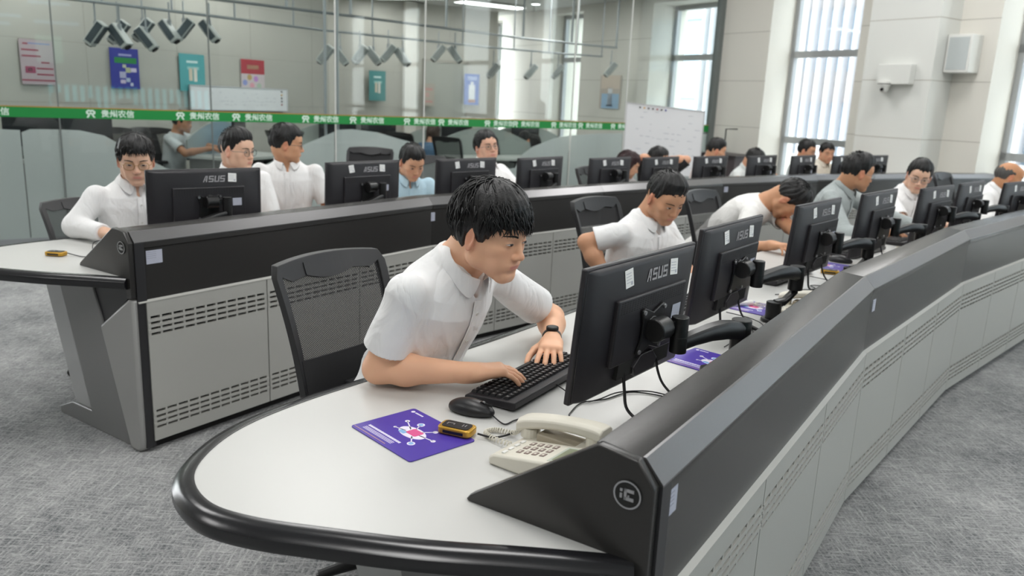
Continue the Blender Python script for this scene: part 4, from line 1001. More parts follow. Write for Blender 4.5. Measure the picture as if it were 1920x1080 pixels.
chair(-1.42, 7.25, -95, 'empty black solid-backed chair rising above the second monitor of the far console', None, True)
chair(.87, 6.22, -38, 'empty black chair left of the long-haired woman at the far console', G1_)
chair(4.25, 7.35, -46, 'black mesh chair at the far right beside the balding man', G1_)
chair(-.55, 6.55, -48, 'black mesh chair right of the man in the light blue shirt', G1_)
chair(1.66, 8.25, -45, 'black chair behind the person with hands behind the head', None, True)
# ---------------------------------------------------------------- people
def P(lab, H, face, lean=.12, seat=None, **k):
    """H: where the middle of the head is in the room"""
    side = k.get('side', 0); up = Vector((sin(lean), side, cos(lean))).normalized(); fwd = Vector((cos(lean), 0, -sin(lean))); fwd = (fwd - up*fwd.dot(up)).normalized()
    off = up*(.475+.118) + fwd*k.get('neckf', .03) + Vector((.02, 0, 0)) + Vector(k.pop('hoff', (0, 0, 0)))
    st = H[2] - off.z - .06
    c, s_ = cos(R(face)), sin(R(face)); hx = H[0] - (off.x*c - off.y*s_); hy = H[1] - (off.x*s_ + off.y*c)
    k.setdefault('headpos', tuple(Vector((0, 0, st+.06)) + off)); k['seat'] = st
    loc = lambda p: ((p[0]-hx)*c + (p[1]-hy)*s_, -(p[0]-hx)*s_ + (p[1]-hy)*c, p[2])
    for q in ('wh', 'we'):
        if q in k:
            v = k.pop(q)
            if q == 'wh': k['hands'] = [loc(p) for p in v]
            else: k['elx'] = [loc(p) if p is not None else None for p in v]
    if 'look_w' in k: k['look'] = k.pop('look_w') - face
    if 'wd' in k:
        k['handdir'] = [(d[0]*c + d[1]*s_, -d[0]*s_ + d[1]*c, d[2]) if d else None for d in k.pop('wd')]
    return person(lab, (hx, hy), face, lean, **k)
SK = ['dba988', 'cf9a78', 'e0b294', 'c68f6c']
GA, GB = 'people seated at the near console', 'people seated at the far console'
r1, i1 = P('young man with a black fringe and white short-sleeved shirt typing at the nearest keyboard', (-.062, 2.045, 1.163), -34, .46, look_w=-33, nod=10, hair='fringe', skin='efbb99', h=.0032, hh=.0020, detail=True, hoff=(.0, 0, .0),
  wh=[(-.095, 1.975, .808), (.127, 2.30, .805)], we=[(-.345, 2.0, .80), (.135, 2.535, .815)], wd=[(.95, .26, .02), (-.08, -1, -.05)], group=GA, wrinkle=1.1, curl=.5, open_=.8, neckf=.035, seed=3, hs=1.02, shl=.18)
P('man in a white shirt looking down, elbow bent out, second near seat', (.71, 3.8, 1.078), -46, .22, look_w=-62, nod=26, hair='crop', skin='cd9a79', h=.0055, wh=[(.47, 3.70, .66), (.88, 3.55, .72)], we=[(.345, 3.76, .86), None], group=GA, girth=1.08, fat=1.06, seed=2, hoff=(.03, 0, 0))
P('man in a white round-neck T-shirt bent over the near desk with his face down', (1.63, 4.79, .995), -32, .80, look_w=-28, nod=66, hair='short', skin='cf9b78', collar=False, cloth='f0efec', h=.006, hoff=(.0, 0, -.03), wh=[(1.42, 4.33, .79), (1.72, 4.42, .79)], group=GA, seed=4, roundb=.03, wrinkle=.6)
P('man in a grey shirt and glasses leaning on the near desk, turned toward his neighbour', (2.283, 5.4, 1.122), -38, .35, look_w=2, nod=10, hair='crop', skin='c89573', cloth='a9b1b1', sleeve='long', glasses='7b7f88', h=.006, wh=[(2.35, 5.0, .79), (2.68, 5.18, .79)], group=GA, seed=5, hc=1.03)
P('man in silver glasses and white shirt right of the man in grey', (2.967, 5.95, 1.079), -60, .25, look_w=-108, nod=12, tiltr=-8, hair='short', skin='e0b79e', glasses='8a8d96', h=.006, wh=[(2.95, 5.5, .79), (3.2, 5.6, .79)], group=GA, seed=6)
P('balding older man in a white shirt at the far right end of the near console', (4.095, 6.7, 1.054), -46, .35, look_w=-20, nod=14, hair='bald', skin='c9926c', h=.0065, group=GA, seed=7, hairmat=mat('hair_grey', '4a4846', .6, noise=.3, scale=80), legs=True)
P('man in round glasses and white long-sleeved shirt at the left console end', (-1.906, 4.0, 1.126), -45, .16, look_w=-64, nod=10, hair='part', skin='e0b69c', sleeve='long', glasses='9c7a44', h=.005, hh=.003, wh=[(-1.95, 3.74, .805), (-1.42, 3.85, .79)], we=[(-2.16, 3.86, .81), None], group=GB, seed=8, hc=.98)
P('man in glasses behind the first far monitor, face turned to the right', (-1.658, 4.75, 1.14), -50, .12, hands=[(.28, -.12, .74), (.30, .04, .74)], look_w=-18, nod=2, hair='crop', skin='e2b79d', glasses='5a5c66', h=.0055, group=GB, seed=9)
P('man in a white short-sleeved shirt between the first two far monitors, looking away right', (-1.492, 5.2, 1.16), -74, .10, hands=[(.26, -.16, .70), (.26, .12, .70)], look_w=14, nod=4, hair='short', skin='cf9c7a', glasses='4a4c55', h=.0055, group=GB, seed=10)
P('man in an open light blue shirt over a white T-shirt, looking down', (-.737, 5.6, 1.046), -58, .30, look_w=-58, nod=24, hair='short', skin='d2a182', cloth='b5d3e2', h=.0055, group=GB, seed=11, fat=1.05)
P('man in glasses with a white earbud leaning back behind the third far monitor', (-.244, 6.2, 1.136), -40, -.05, look_w=-58, nod=-10, tiltr=6, hair='short', skin='deae95', glasses='6a6068', h=.006, group=GB, seed=12, fat=1.08, girth=1.08, hoff=(-.03, 0, 0))
P('woman with long dark reddish hair hidden behind the fifth far monitor', (1.048, 7.6, .95), -40, .30, look_w=-10, nod=20, hair='long', skin='d9ab8d', h=.008, hh=.005, group=GB, seed=13, hairmat=mat('hair_red', '2c1215', .4, noise=.4, scale=60, bump=.3, bscale=260), cloth='d8d4d4')
P('person in black with both hands clasped behind the head at the far console', (1.377, 7.9, .985), -40, -.05, look_w=-38, nod=10, hair='short', skin='d5a284', cloth='1d1d20', h=.008, hh=.005, group=GB, seed=14, sleeve='short', slv=.98, wh=[(1.28, 7.88, 1.0), (1.46, 8.0, 1.0)], we=[(1.2, 7.7, 1.02), (1.68, 8.02, 1.0)], shl=.2)
P('short-haired man leaning on one arm right of the whiteboard, face turned right', (2.107, 8.6, 1.065), -40, .3, look_w=-6, nod=10, hair='crop', skin='cf9c7c', h=.008, hh=.005, group=GB, seed=15, cloth='e8d9d6')
P('person with dark tied hair and head lowered behind the eighth far monitor', (2.63, 9.0, .962), -40, .35, look_w=-30, nod=34, hair='short', skin='d5a284', h=.009, hh=.005, group=GB, seed=16, cloth='cfd4d3')
P('man in glasses and pale grey shirt seated before the window, looking right', (3.335, 9.35, 1.071), -40, .1, look_w=-45, nod=6, hair='short', skin='cf9c7c', glasses='5a5c66', h=.008, hh=.005, group=GB, seed=17, cloth='cdd2d4')
P('young man with tousled hair and cream top seated before the window, facing the camera', (3.66, 9.6, 1.045), -60, .12, look_w=-85, nod=6, hair='part', skin='d5a284', h=.008, hh=.005, group=GB, seed=18, cloth='e6e0d2', hc=.92)
GC = 'people in the office behind the glass'
P('man in a light grey T-shirt working at a desk behind the glass partition', (-3.823, 9.2, 1.09), -8, .18, look_w=-2, nod=4, hair='short', skin='b58468', cloth='c4c8ca', collar=False, h=.008, hh=.005, group=GC, seed=19, wh=[(-3.45, 8.95, .83), (-3.40, 9.15, .83)])
P('brown-haired person in a blue top with back turned, behind the glass', (-1.208, 11.5, .985), 60, .10, look_w=70, hair='long', skin='d5a284', cloth='5b7896', h=.01, hh=.006, group=GC, seed=20, hairmat=mat('hair_brown', '55453e', .5, noise=.3, scale=60), collar=False)
P('person in a dark grey jacket bent forward at a desk behind the glass', (.085, 12.0, .93), 40, .5, look_w=60, nod=20, hair='short', skin='c79676', cloth='4b4e54', h=.01, hh=.006, group=GC, seed=21, collar=False, sleeve='long')
# ---------------------------------------------------------------- desk things
TOP = .7505
def make_keyboard(full=True):
    t = thing('keyboard', 'x', 'keyboard', group='keyboards on the consoles')
    b = MB(); L, D = .455, .152
    b.prism([(-.004, .004), (-.004, .010), (D, .026), (D, .008), (D-.02, .004)], 0, L, lambda a, z, c: (c, D-a, z)) if False else b.prism([(0, .008), (0, .026), (D-.012, .019), (D, .012), (D, .003), (.01, .003)], 0, L, lambda a, z, c: (c, a, z))
    b.build('base', plblack, t, bevel=.003)
    f = MB(); f.box((.05, .02, .0025), (.05, .012, .005)); f.box((L-.05, .02, .0025), (.05, .012, .005)); f.build('foot', armblack, t, kind='stuff')
    k = MB(); lg = MB()
    rows = 6
    for r_ in range(rows):
        y = .026 + r_*.0187 + (.004 if r_ > 0 else 0); z = .0255 - (y/D)*.0062
        x = .012
        while x < L-.02:
            wd = .0185
            if r_ == 5 and .19 < x < .29: wd = .105
            elif x > .405 and r_ in (3,) : wd = .030
            if not (.098 < x < .104 or .166 < x < .172):
                k.add([(x, y, z), (x+wd-.0025, y, z), (x+wd-.0025, y+.0165, z-.0007), (x, y+.0165, z-.0007), (x+.0022, y+.002, z+.0068), (x+wd-.0047, y+.002, z+.0068), (x+wd-.0047, y+.0135, z+.006), (x+.0022, y+.0135, z+.006)], [(0, 1, 5, 4), (1, 2, 6, 5), (2, 3, 7, 6), (3, 0, 4, 7), (4, 5, 6, 7)])
                lg.add([(x+.006, y+.006, z+.0068), (x+.0105, y+.006, z+.0068), (x+.0105, y+.0105, z+.0065), (x+.006, y+.0105, z+.0065)], [(0, 1, 2, 3)])
            x += wd
            if abs(x-.0825) < .01 and False: x += .006
    ko = k.build('keys', keym, t, kind='stuff'); lg.build('key_legend', mat('legend', '8a8a8c', .6), ko, kind='stuff')
    return t
kb = make_keyboard()
def kbd(x, y, rz, lab, first_=False):
    o = kb if first_ else copy_tree(kb); o.location = (x, y, TOP); o.rotation_euler = (0, 0, R(rz)); tag(o, lab)
kbd(.02, 1.852, 59, 'black full-size keyboard under the nearest man\'s hands', True)
kbd(.62, 2.78, 54, 'black keyboard in front of the second seat of the near console')
kbd(1.17, 3.45, 50, 'black keyboard below the third near monitor')
kbd(1.83, 4.22, 46, 'black keyboard behind the fourth near monitor')
kbd(2.33, 4.72, 46, 'black keyboard behind the fifth near monitor')
kbd(-1.75, 3.72, 50, 'black keyboard in front of the man in round glasses')
kbd(-.98, 4.75, 50, 'black keyboard behind the second far monitor')
def make_mouse():
    t = thing('computer_mouse', 'x', 'mouse', group='computer mice')
    f = Field((-.06, -.035, 0), (.06, .035, .042), .0016)
    f.ell((-.008, 0, .010), (.056, .031, .027), None, .004); f.ell((.0, 0, .010), (.057, .026, .018), None, .008)
    f.put(lambda x, y, z: (.003-z)+0*x+0*y, (-.07, -.04, 0), (.07, .04, .05), 0, mode='i')
    vs, fs = f.mesh(); np_mesh('shell', vs, fs, mat('mouse_black', '202022', .38, bump=.05, bscale=500), t)
    w_ = MB(); w_.cyl((.026, -.004, .027), (.026, .004, .027), .009, 16); w_.build('scroll_wheel', armblack, t)
    s_ = MB(); s_.box((.035, 0, .0285), (.034, .0012, .006)); s_.build('button_seam', cavity, t)
    return t
ms = make_mouse(); ms.location = (-.083, 1.842, TOP); ms.rotation_euler = (0, 0, R(-24)); tag(ms, 'black wired mouse beside the nearest keyboard')
for p, rz, lab in (((.52, 2.70), -30, 'black mouse near the second near monitor'), ((1.72, 4.12), -35, 'black mouse near the fourth near monitor'), ((-1.86, 3.80), -20, 'black mouse under the hand of the man in round glasses')):
    o = dup(ms, (p[0], p[1], TOP), R(rz), lab)
def make_phone():
    t = thing('desk_phone', 'x', 'telephone', group='ivory desk telephones')     # x: across, y: toward the top of the phone
    W_, D = .165, .205
    b = MB(); b.prism([(0, 0), (0, .018), (.012, .026), (D-.02, .055), (D, .052), (D, 0)], 0, W_, lambda a, z, c: (c, a, z)); b.build('base', phonem, t, bevel=.005)
    sl = lambda x, y, z=0: (x, y, .0215 + (y/D)*.0345 + z)
    kk = MB(); lgd = MB(); nt_ = MB()
    for r_ in range(4):
        for c in range(3):
            x, y = .073+c*.0245, .052+r_*.0195
            kb_ = MB(); pts = [sl(x, y), sl(x+.015, y), sl(x+.015, y+.011), sl(x, y+.011)]; kb_.add(pts + [(p[0], p[1], p[2]+.004) for p in pts], [(0, 1, 5, 4), (1, 2, 6, 5), (2, 3, 7, 6), (3, 0, 4, 7), (4, 5, 6, 7)]); ko = kb_.build('key', mat('key_brown', '8b7a74', .5), t)
            lgd = MB(); lgd.add([sl(x+.004, y+.003, .0043), sl(x+.011, y+.003, .0043), sl(x+.011, y+.008, .0043), sl(x+.004, y+.008, .0043)], [(0, 1, 2, 3)]); lgd.build('key_print', phonem, ko)
    for c in range(4): nt_.box((.080+c*.022, .030, .030), (.014, .007, .004))
    nt_.build('function_keys', dish, t, kind='stuff')
    l = MB(); pts = [sl(.070, .140, .003), sl(.152, .140, .003), sl(.152, .182, .003), sl(.070, .182, .003)]; l.add(pts + [(p[0], p[1], p[2]-.01) for p in pts], [(0, 1, 2, 3), (0, 1, 5, 4), (1, 2, 6, 5), (2, 3, 7, 6), (3, 0, 4, 7)]); lo = l.build('display_frame', mat('lcd_frame', 'b9c0b4', .3), t)
    l = MB(); l.add([sl(.076, .147, .0035), sl(.146, .147, .0035), sl(.146, .175, .0035), sl(.076, .175, .0035)], [(0, 1, 2, 3)]); l.build('display', mat('lcd', '8c927a', .2), lo)
    # handset lying in its cradle along the left side
    P_ = []; n = 14
    for i in range(n+1):
        k = i/n; y = -.006 + .215*k; arch = math.sin(pi*k); z = .052 + .013*arch**.6 + k*.032; hh_ = .0165 - .003*arch; hw_ = .026 - .003*arch
        P_.append([(.035 + hw_*cu, y, z + hh_*sv) for cu, sv in ((-1, -.6), (-.7, -1), (.7, -1), (1, -.6), (1, .5), (.6, 1), (-.6, 1), (-1, .5))])
    h_ = MB(); h_.ring(P_, 8); ho = h_.build('handset', phonem, t, smooth=50, bevel=.003)
    c = MB(); c.cyl((.035, .018, .028), (.035, .018, .050), .022, 18); c.cyl((.035, .185, .05), (.035, .185, .082), .022, 18); c.build('cradle_pad', phonem, ho, kind='stuff')
    cr2 = MB(); cr2.box((.035, .10, .04), (.05, .10, .02)); cr2.build('cradle', mat('cradle_dark', 'a39a88', .6), t, bevel=.003)  # cradle in a darker ivory than the base
    cc = MB(); pts = []; CP = catmull([(.032, -.004, .04), (.02, -.04, .012), (.024, -.085, .0075), (.050, -.098, .0075), (.068, -.065, .0075), (.078, -.004, .014)], 6)
    for i in range(260):
        k = i/259; a = k*2*pi*32; q_ = k*(len(CP)-1.001); base = CP[int(q_)].lerp(CP[int(q_)+1], q_-int(q_))
        pts.append(tuple(base + Vector((.0055*cos(a), 0, .0055*sin(a)))))
    cc.tube(pts, .0016, 5); cc.build('coil_cord', phonem, t, smooth=60)
    return t
ph = make_phone(); ph.location = (.062, 1.698, TOP); tag(ph, 'ivory desk phone partly behind the nearest black end plate')
ph.rotation_euler = (0, 0, R(-126))
for loc, rz, lab in (((1.075, 3.06), -126, 'ivory desk phone under the second near monitor\'s arm'), ((2.36, 4.62), -130, 'ivory desk phone between the fourth and fifth near monitors')):
    dup(ph, (*loc, TOP), R(rz), lab)
# purple printed pads
def make_pad(corners, lab, detail=True):
    c = [Vector((*p, 0)) for p in corners]; o = c[0]; X = (c[3]-c[0]).normalized() ; Wd = (c[3]-c[0]).length; Y = Vector((-X.y, X.x, 0)); H_ = (c[1]-c[0]).dot(Y)
    if H_ < 0: Y = -Y; H_ = -H_
    t = thing('desk_pad', lab, 'desk pad', (o.x, o.y, TOP)); T = frame((0, 0, 0), X, Y, (0, 0, 1))
    def rr(x0, y0, x1, y1, r, n=4):
        P_ = []
        for cx, cy, a0 in ((x1-r, y1-r, 0), (x0+r, y1-r, 90), (x0+r, y0+r, 180), (x1-r, y0+r, 270)):
            P_ += [(cx + r*cos(R(a0+90*k/n)), cy + r*sin(R(a0+90*k/n))) for k in range(n+1)]
        return P_
    MB().prism(rr(0, 0, Wd, H_, .008), .0002, .0022, T=T).build('board', purple, t)
    wm_, pk, bl, og = mat('print_white', 'e9e4f4', .5), mat('print_pink', 'd9578f', .5), mat('print_skyblue', '86b4e0', .5), mat('print_peach', 'd9b08c', .5)
    z0, z1 = .0022, .0026
    e = lambda cx, cy, rx, ry, n=28, a=0: [(cx + rx*cos(k)*cos(a) - ry*sin(k)*sin(a), cy + rx*cos(k)*sin(a) + ry*sin(k)*cos(a)) for k in np.linspace(0, 2*pi, n+1)[:-1]]
    q = MB(); cx, cy = Wd*.5, H_*.50
    q.prism(e(cx, cy, .043, .024), z0, z1, T=T)
    for dx, dy, r_ in ((-.062, .030, .006), (-.024, .042, .0095), (.030, .044, .0065), (.066, .010, .006), (.046, -.036, .0095), (-.052, -.012, .004)):
        q.prism(e(cx+dx, cy+dy, r_, r_, 16), z0, z1, T=T); d = Vector((dx, dy, 0)).normalized(); n = Vector((-d.y, d.x, 0))*.0014
        a, b_ = Vector((cx, cy, 0))+d*.02, Vector((cx+dx, cy+dy, 0)); q.prism([(a+n)[:2], (b_+n)[:2], (b_-n)[:2], (a-n)[:2]], z0, z1, T=T)
    q.build('print_cloud', wm_, t)
    MB().prism(rr(cx-.014, cy-.010, cx+.022, cy+.018, .004), z1, z1+.0003, T=T).build('print_block', pk, t)
    q = MB(); q.prism(rr(cx-.03, cy-.02, cx-.008, cy-.008, .003), z1, z1+.0003, T=T)
    for dx, dy, r_ in ((-.024, .042, .006), (.046, -.036, .006)): q.prism(e(cx+dx, cy+dy, r_, r_, 12), z1, z1+.0003, T=T)
    q.build('print_dots', bl, t, kind='stuff')
    q = MB()
    for k in range(15): q.prism([(.022+k*.0085, .034), (.029+k*.0085, .034), (.029+k*.0085, .0405), (.022+k*.0085, .0405)], z0, z1, T=T)
    for r_ in range(3):
        for k in range(24): q.prism([(.024+k*.0048, .027-r_*.0045), (.0275+k*.0048, .027-r_*.0045), (.0275+k*.0048, .0292-r_*.0045), (.024+k*.0048, .0292-r_*.0045)], z0, z1, T=T)
    q.prism(e(.018, H_-.016, .0055, .0055, 10), z0, z1, T=T)
    for k in range(5): q.prism([(.027+k*.0062, H_-.018), (.032+k*.0062, H_-.018), (.032+k*.0062, H_-.013), (.027+k*.0062, H_-.013)], z0, z1, T=T)
    q.build('print_text', wm_, t, kind='stuff')
    MB().prism([(.004, .008), (Wd*.55, .008), (Wd*.55, .0095), (.004, .0095)], z0, z1, T=T).build('print_line', og, t)
make_pad([(-.362, 1.728), (-.232, 1.855), (-.051, 1.677), (-.2, 1.553)], 'purple printed desk pad lying on the rounded desk end beside the mouse')
make_pad([(.47, 2.33), (.60, 2.47), (.78, 2.30), (.65, 2.16)], 'purple printed desk pad under the nearest monitor arm')
make_pad([(.80, 3.06), (.92, 3.20), (1.10, 3.04), (.98, 2.90)], 'purple printed desk pad half under the second phone')
make_pad([(1.44, 4.03), (1.57, 4.17), (1.76, 4.0), (1.63, 3.86)], 'purple printed desk pad near the third gold device')
make_pad([(-1.93, 3.66), (-1.80, 3.76), (-1.64, 3.58), (-1.77, 3.46)], 'purple printed desk pad on the far console\'s rounded end')
# small gold recorders
def make_gold():
    t = thing('handheld_recorder', 'x', 'handheld device', group='gold handheld devices')
    def rr(a, b_, r, n=5):
        P_ = []
        for cx, cy, a0 in ((a-r, b_-r, 0), (-a+r, b_-r, 90), (-a+r, -b_+r, 180), (a-r, -b_+r, 270)): P_ += [(cx + r*cos(R(a0+90*k/n)), cy + r*sin(R(a0+90*k/n))) for k in range(n+1)]
        return P_
    MB().prism(rr(.042, .024, .012), .002, .019).build('case', gold, t, bevel=.003)
    MB().prism(rr(.034, .018, .009), .019, .0205).build('face', armblack, t)
    q = MB(); q.box((-.016, .004, .0208), (.018, .0025, .0006)); q.box((-.024, .0, .0208), (.0025, .010, .0006)); q.box((-.008, .001, .0208), (.0025, .007, .0006)); q.box((.014, .002, .0208), (.002, .012, .0006)); q.box((.021, .002, .0208), (.002, .012, .0006)); q.build('marking', silver, t)
    MB().prism(rr(.028, .0245, .004), .006, .013).build('side_grip', armblack, t)
    return t
gd = make_gold(); gd.location = (-.112, 1.712, TOP+.0022); gd.rotation_euler = (0, 0, R(-22)); tag(gd, 'gold and black handheld device lying on the corner of the nearest purple pad')
for loc, rz, lab in (((-2.02, 3.44), -5, 'gold handheld device on the far console\'s rounded end'), ((1.54, 3.80), -20, 'gold handheld device by the third near monitor'), ((3.02, 5.43), -30, 'gold handheld device beyond the fifth near monitor')):
    dup(gd, (*loc, TOP), R(rz), lab)
# papers, pen, headset-like white adapter
pm = MB()
for k in range(4): pm.prism([(-.10, -.14), (.11, -.15), (.105, .15), (-.11, .14)], .001+k*.0022, .0025+k*.0022, T=Matrix.Rotation(R(7*k), 4, 'Z'))
o = pm.build('paper_stack', paper); o.location = (3.60, 6.05, TOP); tag(o, 'loose white papers on the near console by the far right monitor', 'paper')
pm = MB(); pm.tube([(-.05, 0, .012), (0, .01, .013), (.05, .03, .012)], [.011, .009, .012], 10); o = pm.build('white_adapter', dish, smooth=60); o.location = (.905, 3.045, TOP); tag(o, 'short white rolled adapter beside the second phone', 'adapter')
# cables
def cable(lab, pts, r=.0022, parts=()):
    P_ = [tuple(p) for p in catmull(pts, 6)]; mb = MB(); mb.tube(P_, r, 6); o = mb.build('cable', cablem, smooth=60); tag(o, lab, 'cable')
    for p in parts:
        i = int(p*(len(P_)-2)); a, b_ = Vector(P_[i]), Vector(P_[i+1]); d = (b_-a).normalized(); q = MB(); q.cyl(a-d*.016, a+d*.016, .0075, 12); q.build('ferrite', cablem, o)
    return o
Z = TOP+.0028
cz = lambda L_, z=Z: [(x, y, z) for x, y in L_]
cable('thin mouse cable winding across the nearest worktop', [(-.036, 1.819, .758)] + cz([(-.005, 1.775), (.02, 1.80), (.053, 1.823), (.085, 1.817), (.151, 1.831), (.157, 1.859), (.192, 1.935), (.257, 1.969), (.329, 2.029), (.399, 2.018), (.45, 1.985)]), .0018)
cable('black cord running from the gold device', [(-.064, 1.690, .763)] + cz([(-.025, 1.687), (.015, 1.714), (.059, 1.765), (.088, 1.812)], Z+.004), .0024)
cable('keyboard cable below the nearest monitor', [(.131, 2.041, .762)] + cz([(.193, 1.946), (.235, 1.955), (.298, 2.017), (.38, 2.035), (.439, 2.003)], Z+.003), .0018)
cable('black cable behind the nearest phone', cz([(.10, 1.742), (.125, 1.766), (.154, 1.769), (.217, 1.763), (.30, 1.745), (.36, 1.72)]), .0026)
nm = ['nearest', 'second', 'third', 'fourth', 'fifth']
for i in range(5):
    c, a = MPOS['F', i]; X = Vector((cos(a), sin(a), 0)); Nn = Vector((-sin(a), cos(a), 0)); b0 = Vector((c.x, c.y, 0))
    q = lambda x, n_, z: tuple(b0 + X*x + Nn*n_ + Vector((0, 0, z)))
    zb = c.z
    cable('thick power cable hanging from the %s near monitor' % nm[i], [q(-.085, -.045, zb+.055), q(-.085, -.052, zb+.0), q(-.08, -.062, zb-.05), q(-.06, -.10, Z+.008), q(-.01, -.17, Z+.002), q(.07, -.25, Z)], .0042)
    cable('monitor cable with a ferrite bead from the %s near monitor' % nm[i], [q(.075, -.045, zb+.06), q(.078, -.055, zb+.01), q(.085, -.075, zb-.03), q(.10, -.12, zb-.065), q(.125, -.18, Z+.004), q(.16, -.24, Z)], .0036, (.6,))
    if i: 
        cable('thin cable coiled on the worktop under the %s near monitor' % nm[i], cz([tuple((b0+X*x+Nn*n_)[:2]) for x, n_ in ((-.25, .02), (-.16, -.03), (-.10, -.01), (.0, -.06), (.06, -.02), (.10, -.09), (.03, -.15), (.12, -.20))]), .0019)
        cable('second thin cable crossing the worktop under the %s near monitor' % nm[i], cz([tuple((b0+X*x+Nn*n_)[:2]) for x, n_ in ((-.20, -.12), (-.05, -.12), (.05, -.14), (.16, -.12), (.22, -.05), (.24, .05))], Z+.004), .0019)
cable('thin dark cable looping up beside the gold device on the far console', [(-1.975, 3.45, .762), (-1.90, 3.43, Z), (-1.84, 3.40, .77), (-1.86, 3.47, .815), (-1.80, 3.55, .80), (-1.74, 3.60, Z)], .0022)
# wrist watch on the typing man's left arm
wr, el = i1['wr'][1], i1['el'][1]; d = (wr-el).normalized(); c = el.lerp(wr, .9)
t = thing('wrist_watch', 'black rubber-strapped watch on the nearest man\'s left wrist', 'watch')
t.matrix_world = r1.matrix_basis @ Matrix.Translation(c); 
wa = MB(); a = d.cross(Vector((0, 0, 1))).normalized(); b_ = a.cross(d)
rg = []
for k in range(25): ang = 2*pi*k/24; e = (a*cos(ang) + b_*sin(ang)); rg.append([tuple(e*rr_ + d*dd) for rr_, dd in ((.0275, -.010), (.0275, .010), (.0305, .010), (.0305, -.010))])
wa.ring(rg, 4, caps=False); wa.build('strap', armblack, t, smooth=40)
q = MB(); q.cyl(b_*.028, b_*.038, .019, 20); q.build('dial', cavity, t, bevel=.002); q = MB(); q.cyl(b_*.038, b_*.0385, .014, 20); q.build('watch_glass', armblack, t)
# earpieces
e = MB().lathe([(.0, -.007), (.006, -.005), (.007, .003), (.0, .007)]).build('earbud', dish, smooth=60); e.location = (-.312, 6.15, 1.125); tag(e, 'white earbud of the man leaning back behind the third far monitor', 'earphone')
e = MB().lathe([(.0, -.008), (.008, -.006), (.009, .004), (.0, .009)]).build('earphone', armblack, smooth=60); e.location = (-1.945, 3.945, 1.105); tag(e, 'black earpiece in the right ear of the man in round glasses', 'earphone')
# ---------------------------------------------------------------- boards, posters, wall fittings
def board(lab, TL, TR, down, dep, name='whiteboard', cat='whiteboard', sc_=True, stand=True):
    TL, TR = Vector(TL), Vector(TR); X = (TR-TL).normalized(); n = X.cross(Vector((0, 0, 1))).normalized()
    if n.y > 0: n = -n
    L = (TR-TL).length; t = thing(name, lab, cat, tuple(TL+Vector((0, 0, -down-.9 if False else 0)))); F = lambda a, b_, c: tuple(X*a + Vector((0, 0, 1))*b_ + n*c)
    MB().prism([(0, 0), (L, 0), (L, -down), (0, -down)], -.008, .008, F).build('panel', wbm, t)
    f = MB(); w_ = .012
    for p in ([(0, 0), (L, 0), (L, -w_), (0, -w_)], [(0, -down), (L, -down), (L, -down+w_), (0, -down+w_)], [(0, 0), (w_, 0), (w_, -down), (0, -down)], [(L-w_, 0), (L, 0), (L, -down), (L-w_, -down)]): f.prism(p, -.012, .014, F)
    f.build('frame', mat('board_frame', 'd3d4d6', .4, metal=.4), t)
    rg_ = random.Random(3); s_ = MB()
    for r_ in range(9 if down > .5 else 4):
        x = L*.12 + rg_.random()*.1*L
        while x < L*.9:
            l = .02+.05*rg_.random(); z = -.10-r_*(.075 if down > .5 else .05)+rg_.random()*.02
            if rg_.random() < .55: s_.prism([(x, z), (x+l, z+.004*rg_.random()), (x+l, z+.006), (x, z+.005)], .0082, .0086, F)
            x += l+.03
    s_.build('handwriting', mat('marker_faint', 'a9adb8', .6), t, kind='stuff')
    for k in range(7 if down > .5 else 5):
        u = (.18+.055*k)*L if down > .5 else L*.93; z = -.045 if down > .5 else -.04-.045*k
        q = MB(); q.cyl(F(u, z, .008), F(u, z, .018), .010, 10); q.build('magnet', [cavity, mat('mag_red', 'a8434a', .4), mat('mag_blue', '4a4fa8', .4), mat('mag_yel', 'd9a846', .4)][[0, 3, 0, 0, 1, 0, 2][k]], t)
    if stand:
        g = MB()
        for u in (.05*L, .95*L):
            z0 = -TL.z; g.tube([F(u, -down, 0), F(u, z0+.03, 0)], .014, 8); g.tube([F(u, z0+.03, -.25), F(u, z0+.03, .25)], .014, 8)
        g.build('stand', metalrail, t, smooth=60)
    return t
board('large mobile whiteboard with faint notes standing before the right end of the glass wall', (1.30, 10.0, 1.541), (2.212, 9.76, 1.472), .80, 0)
board('wide whiteboard with rows of writing leaning in the office behind the glass', (-4.14, 10.22, 1.52), (-3.34, 11.7, 1.515), .31, 0, stand=False)
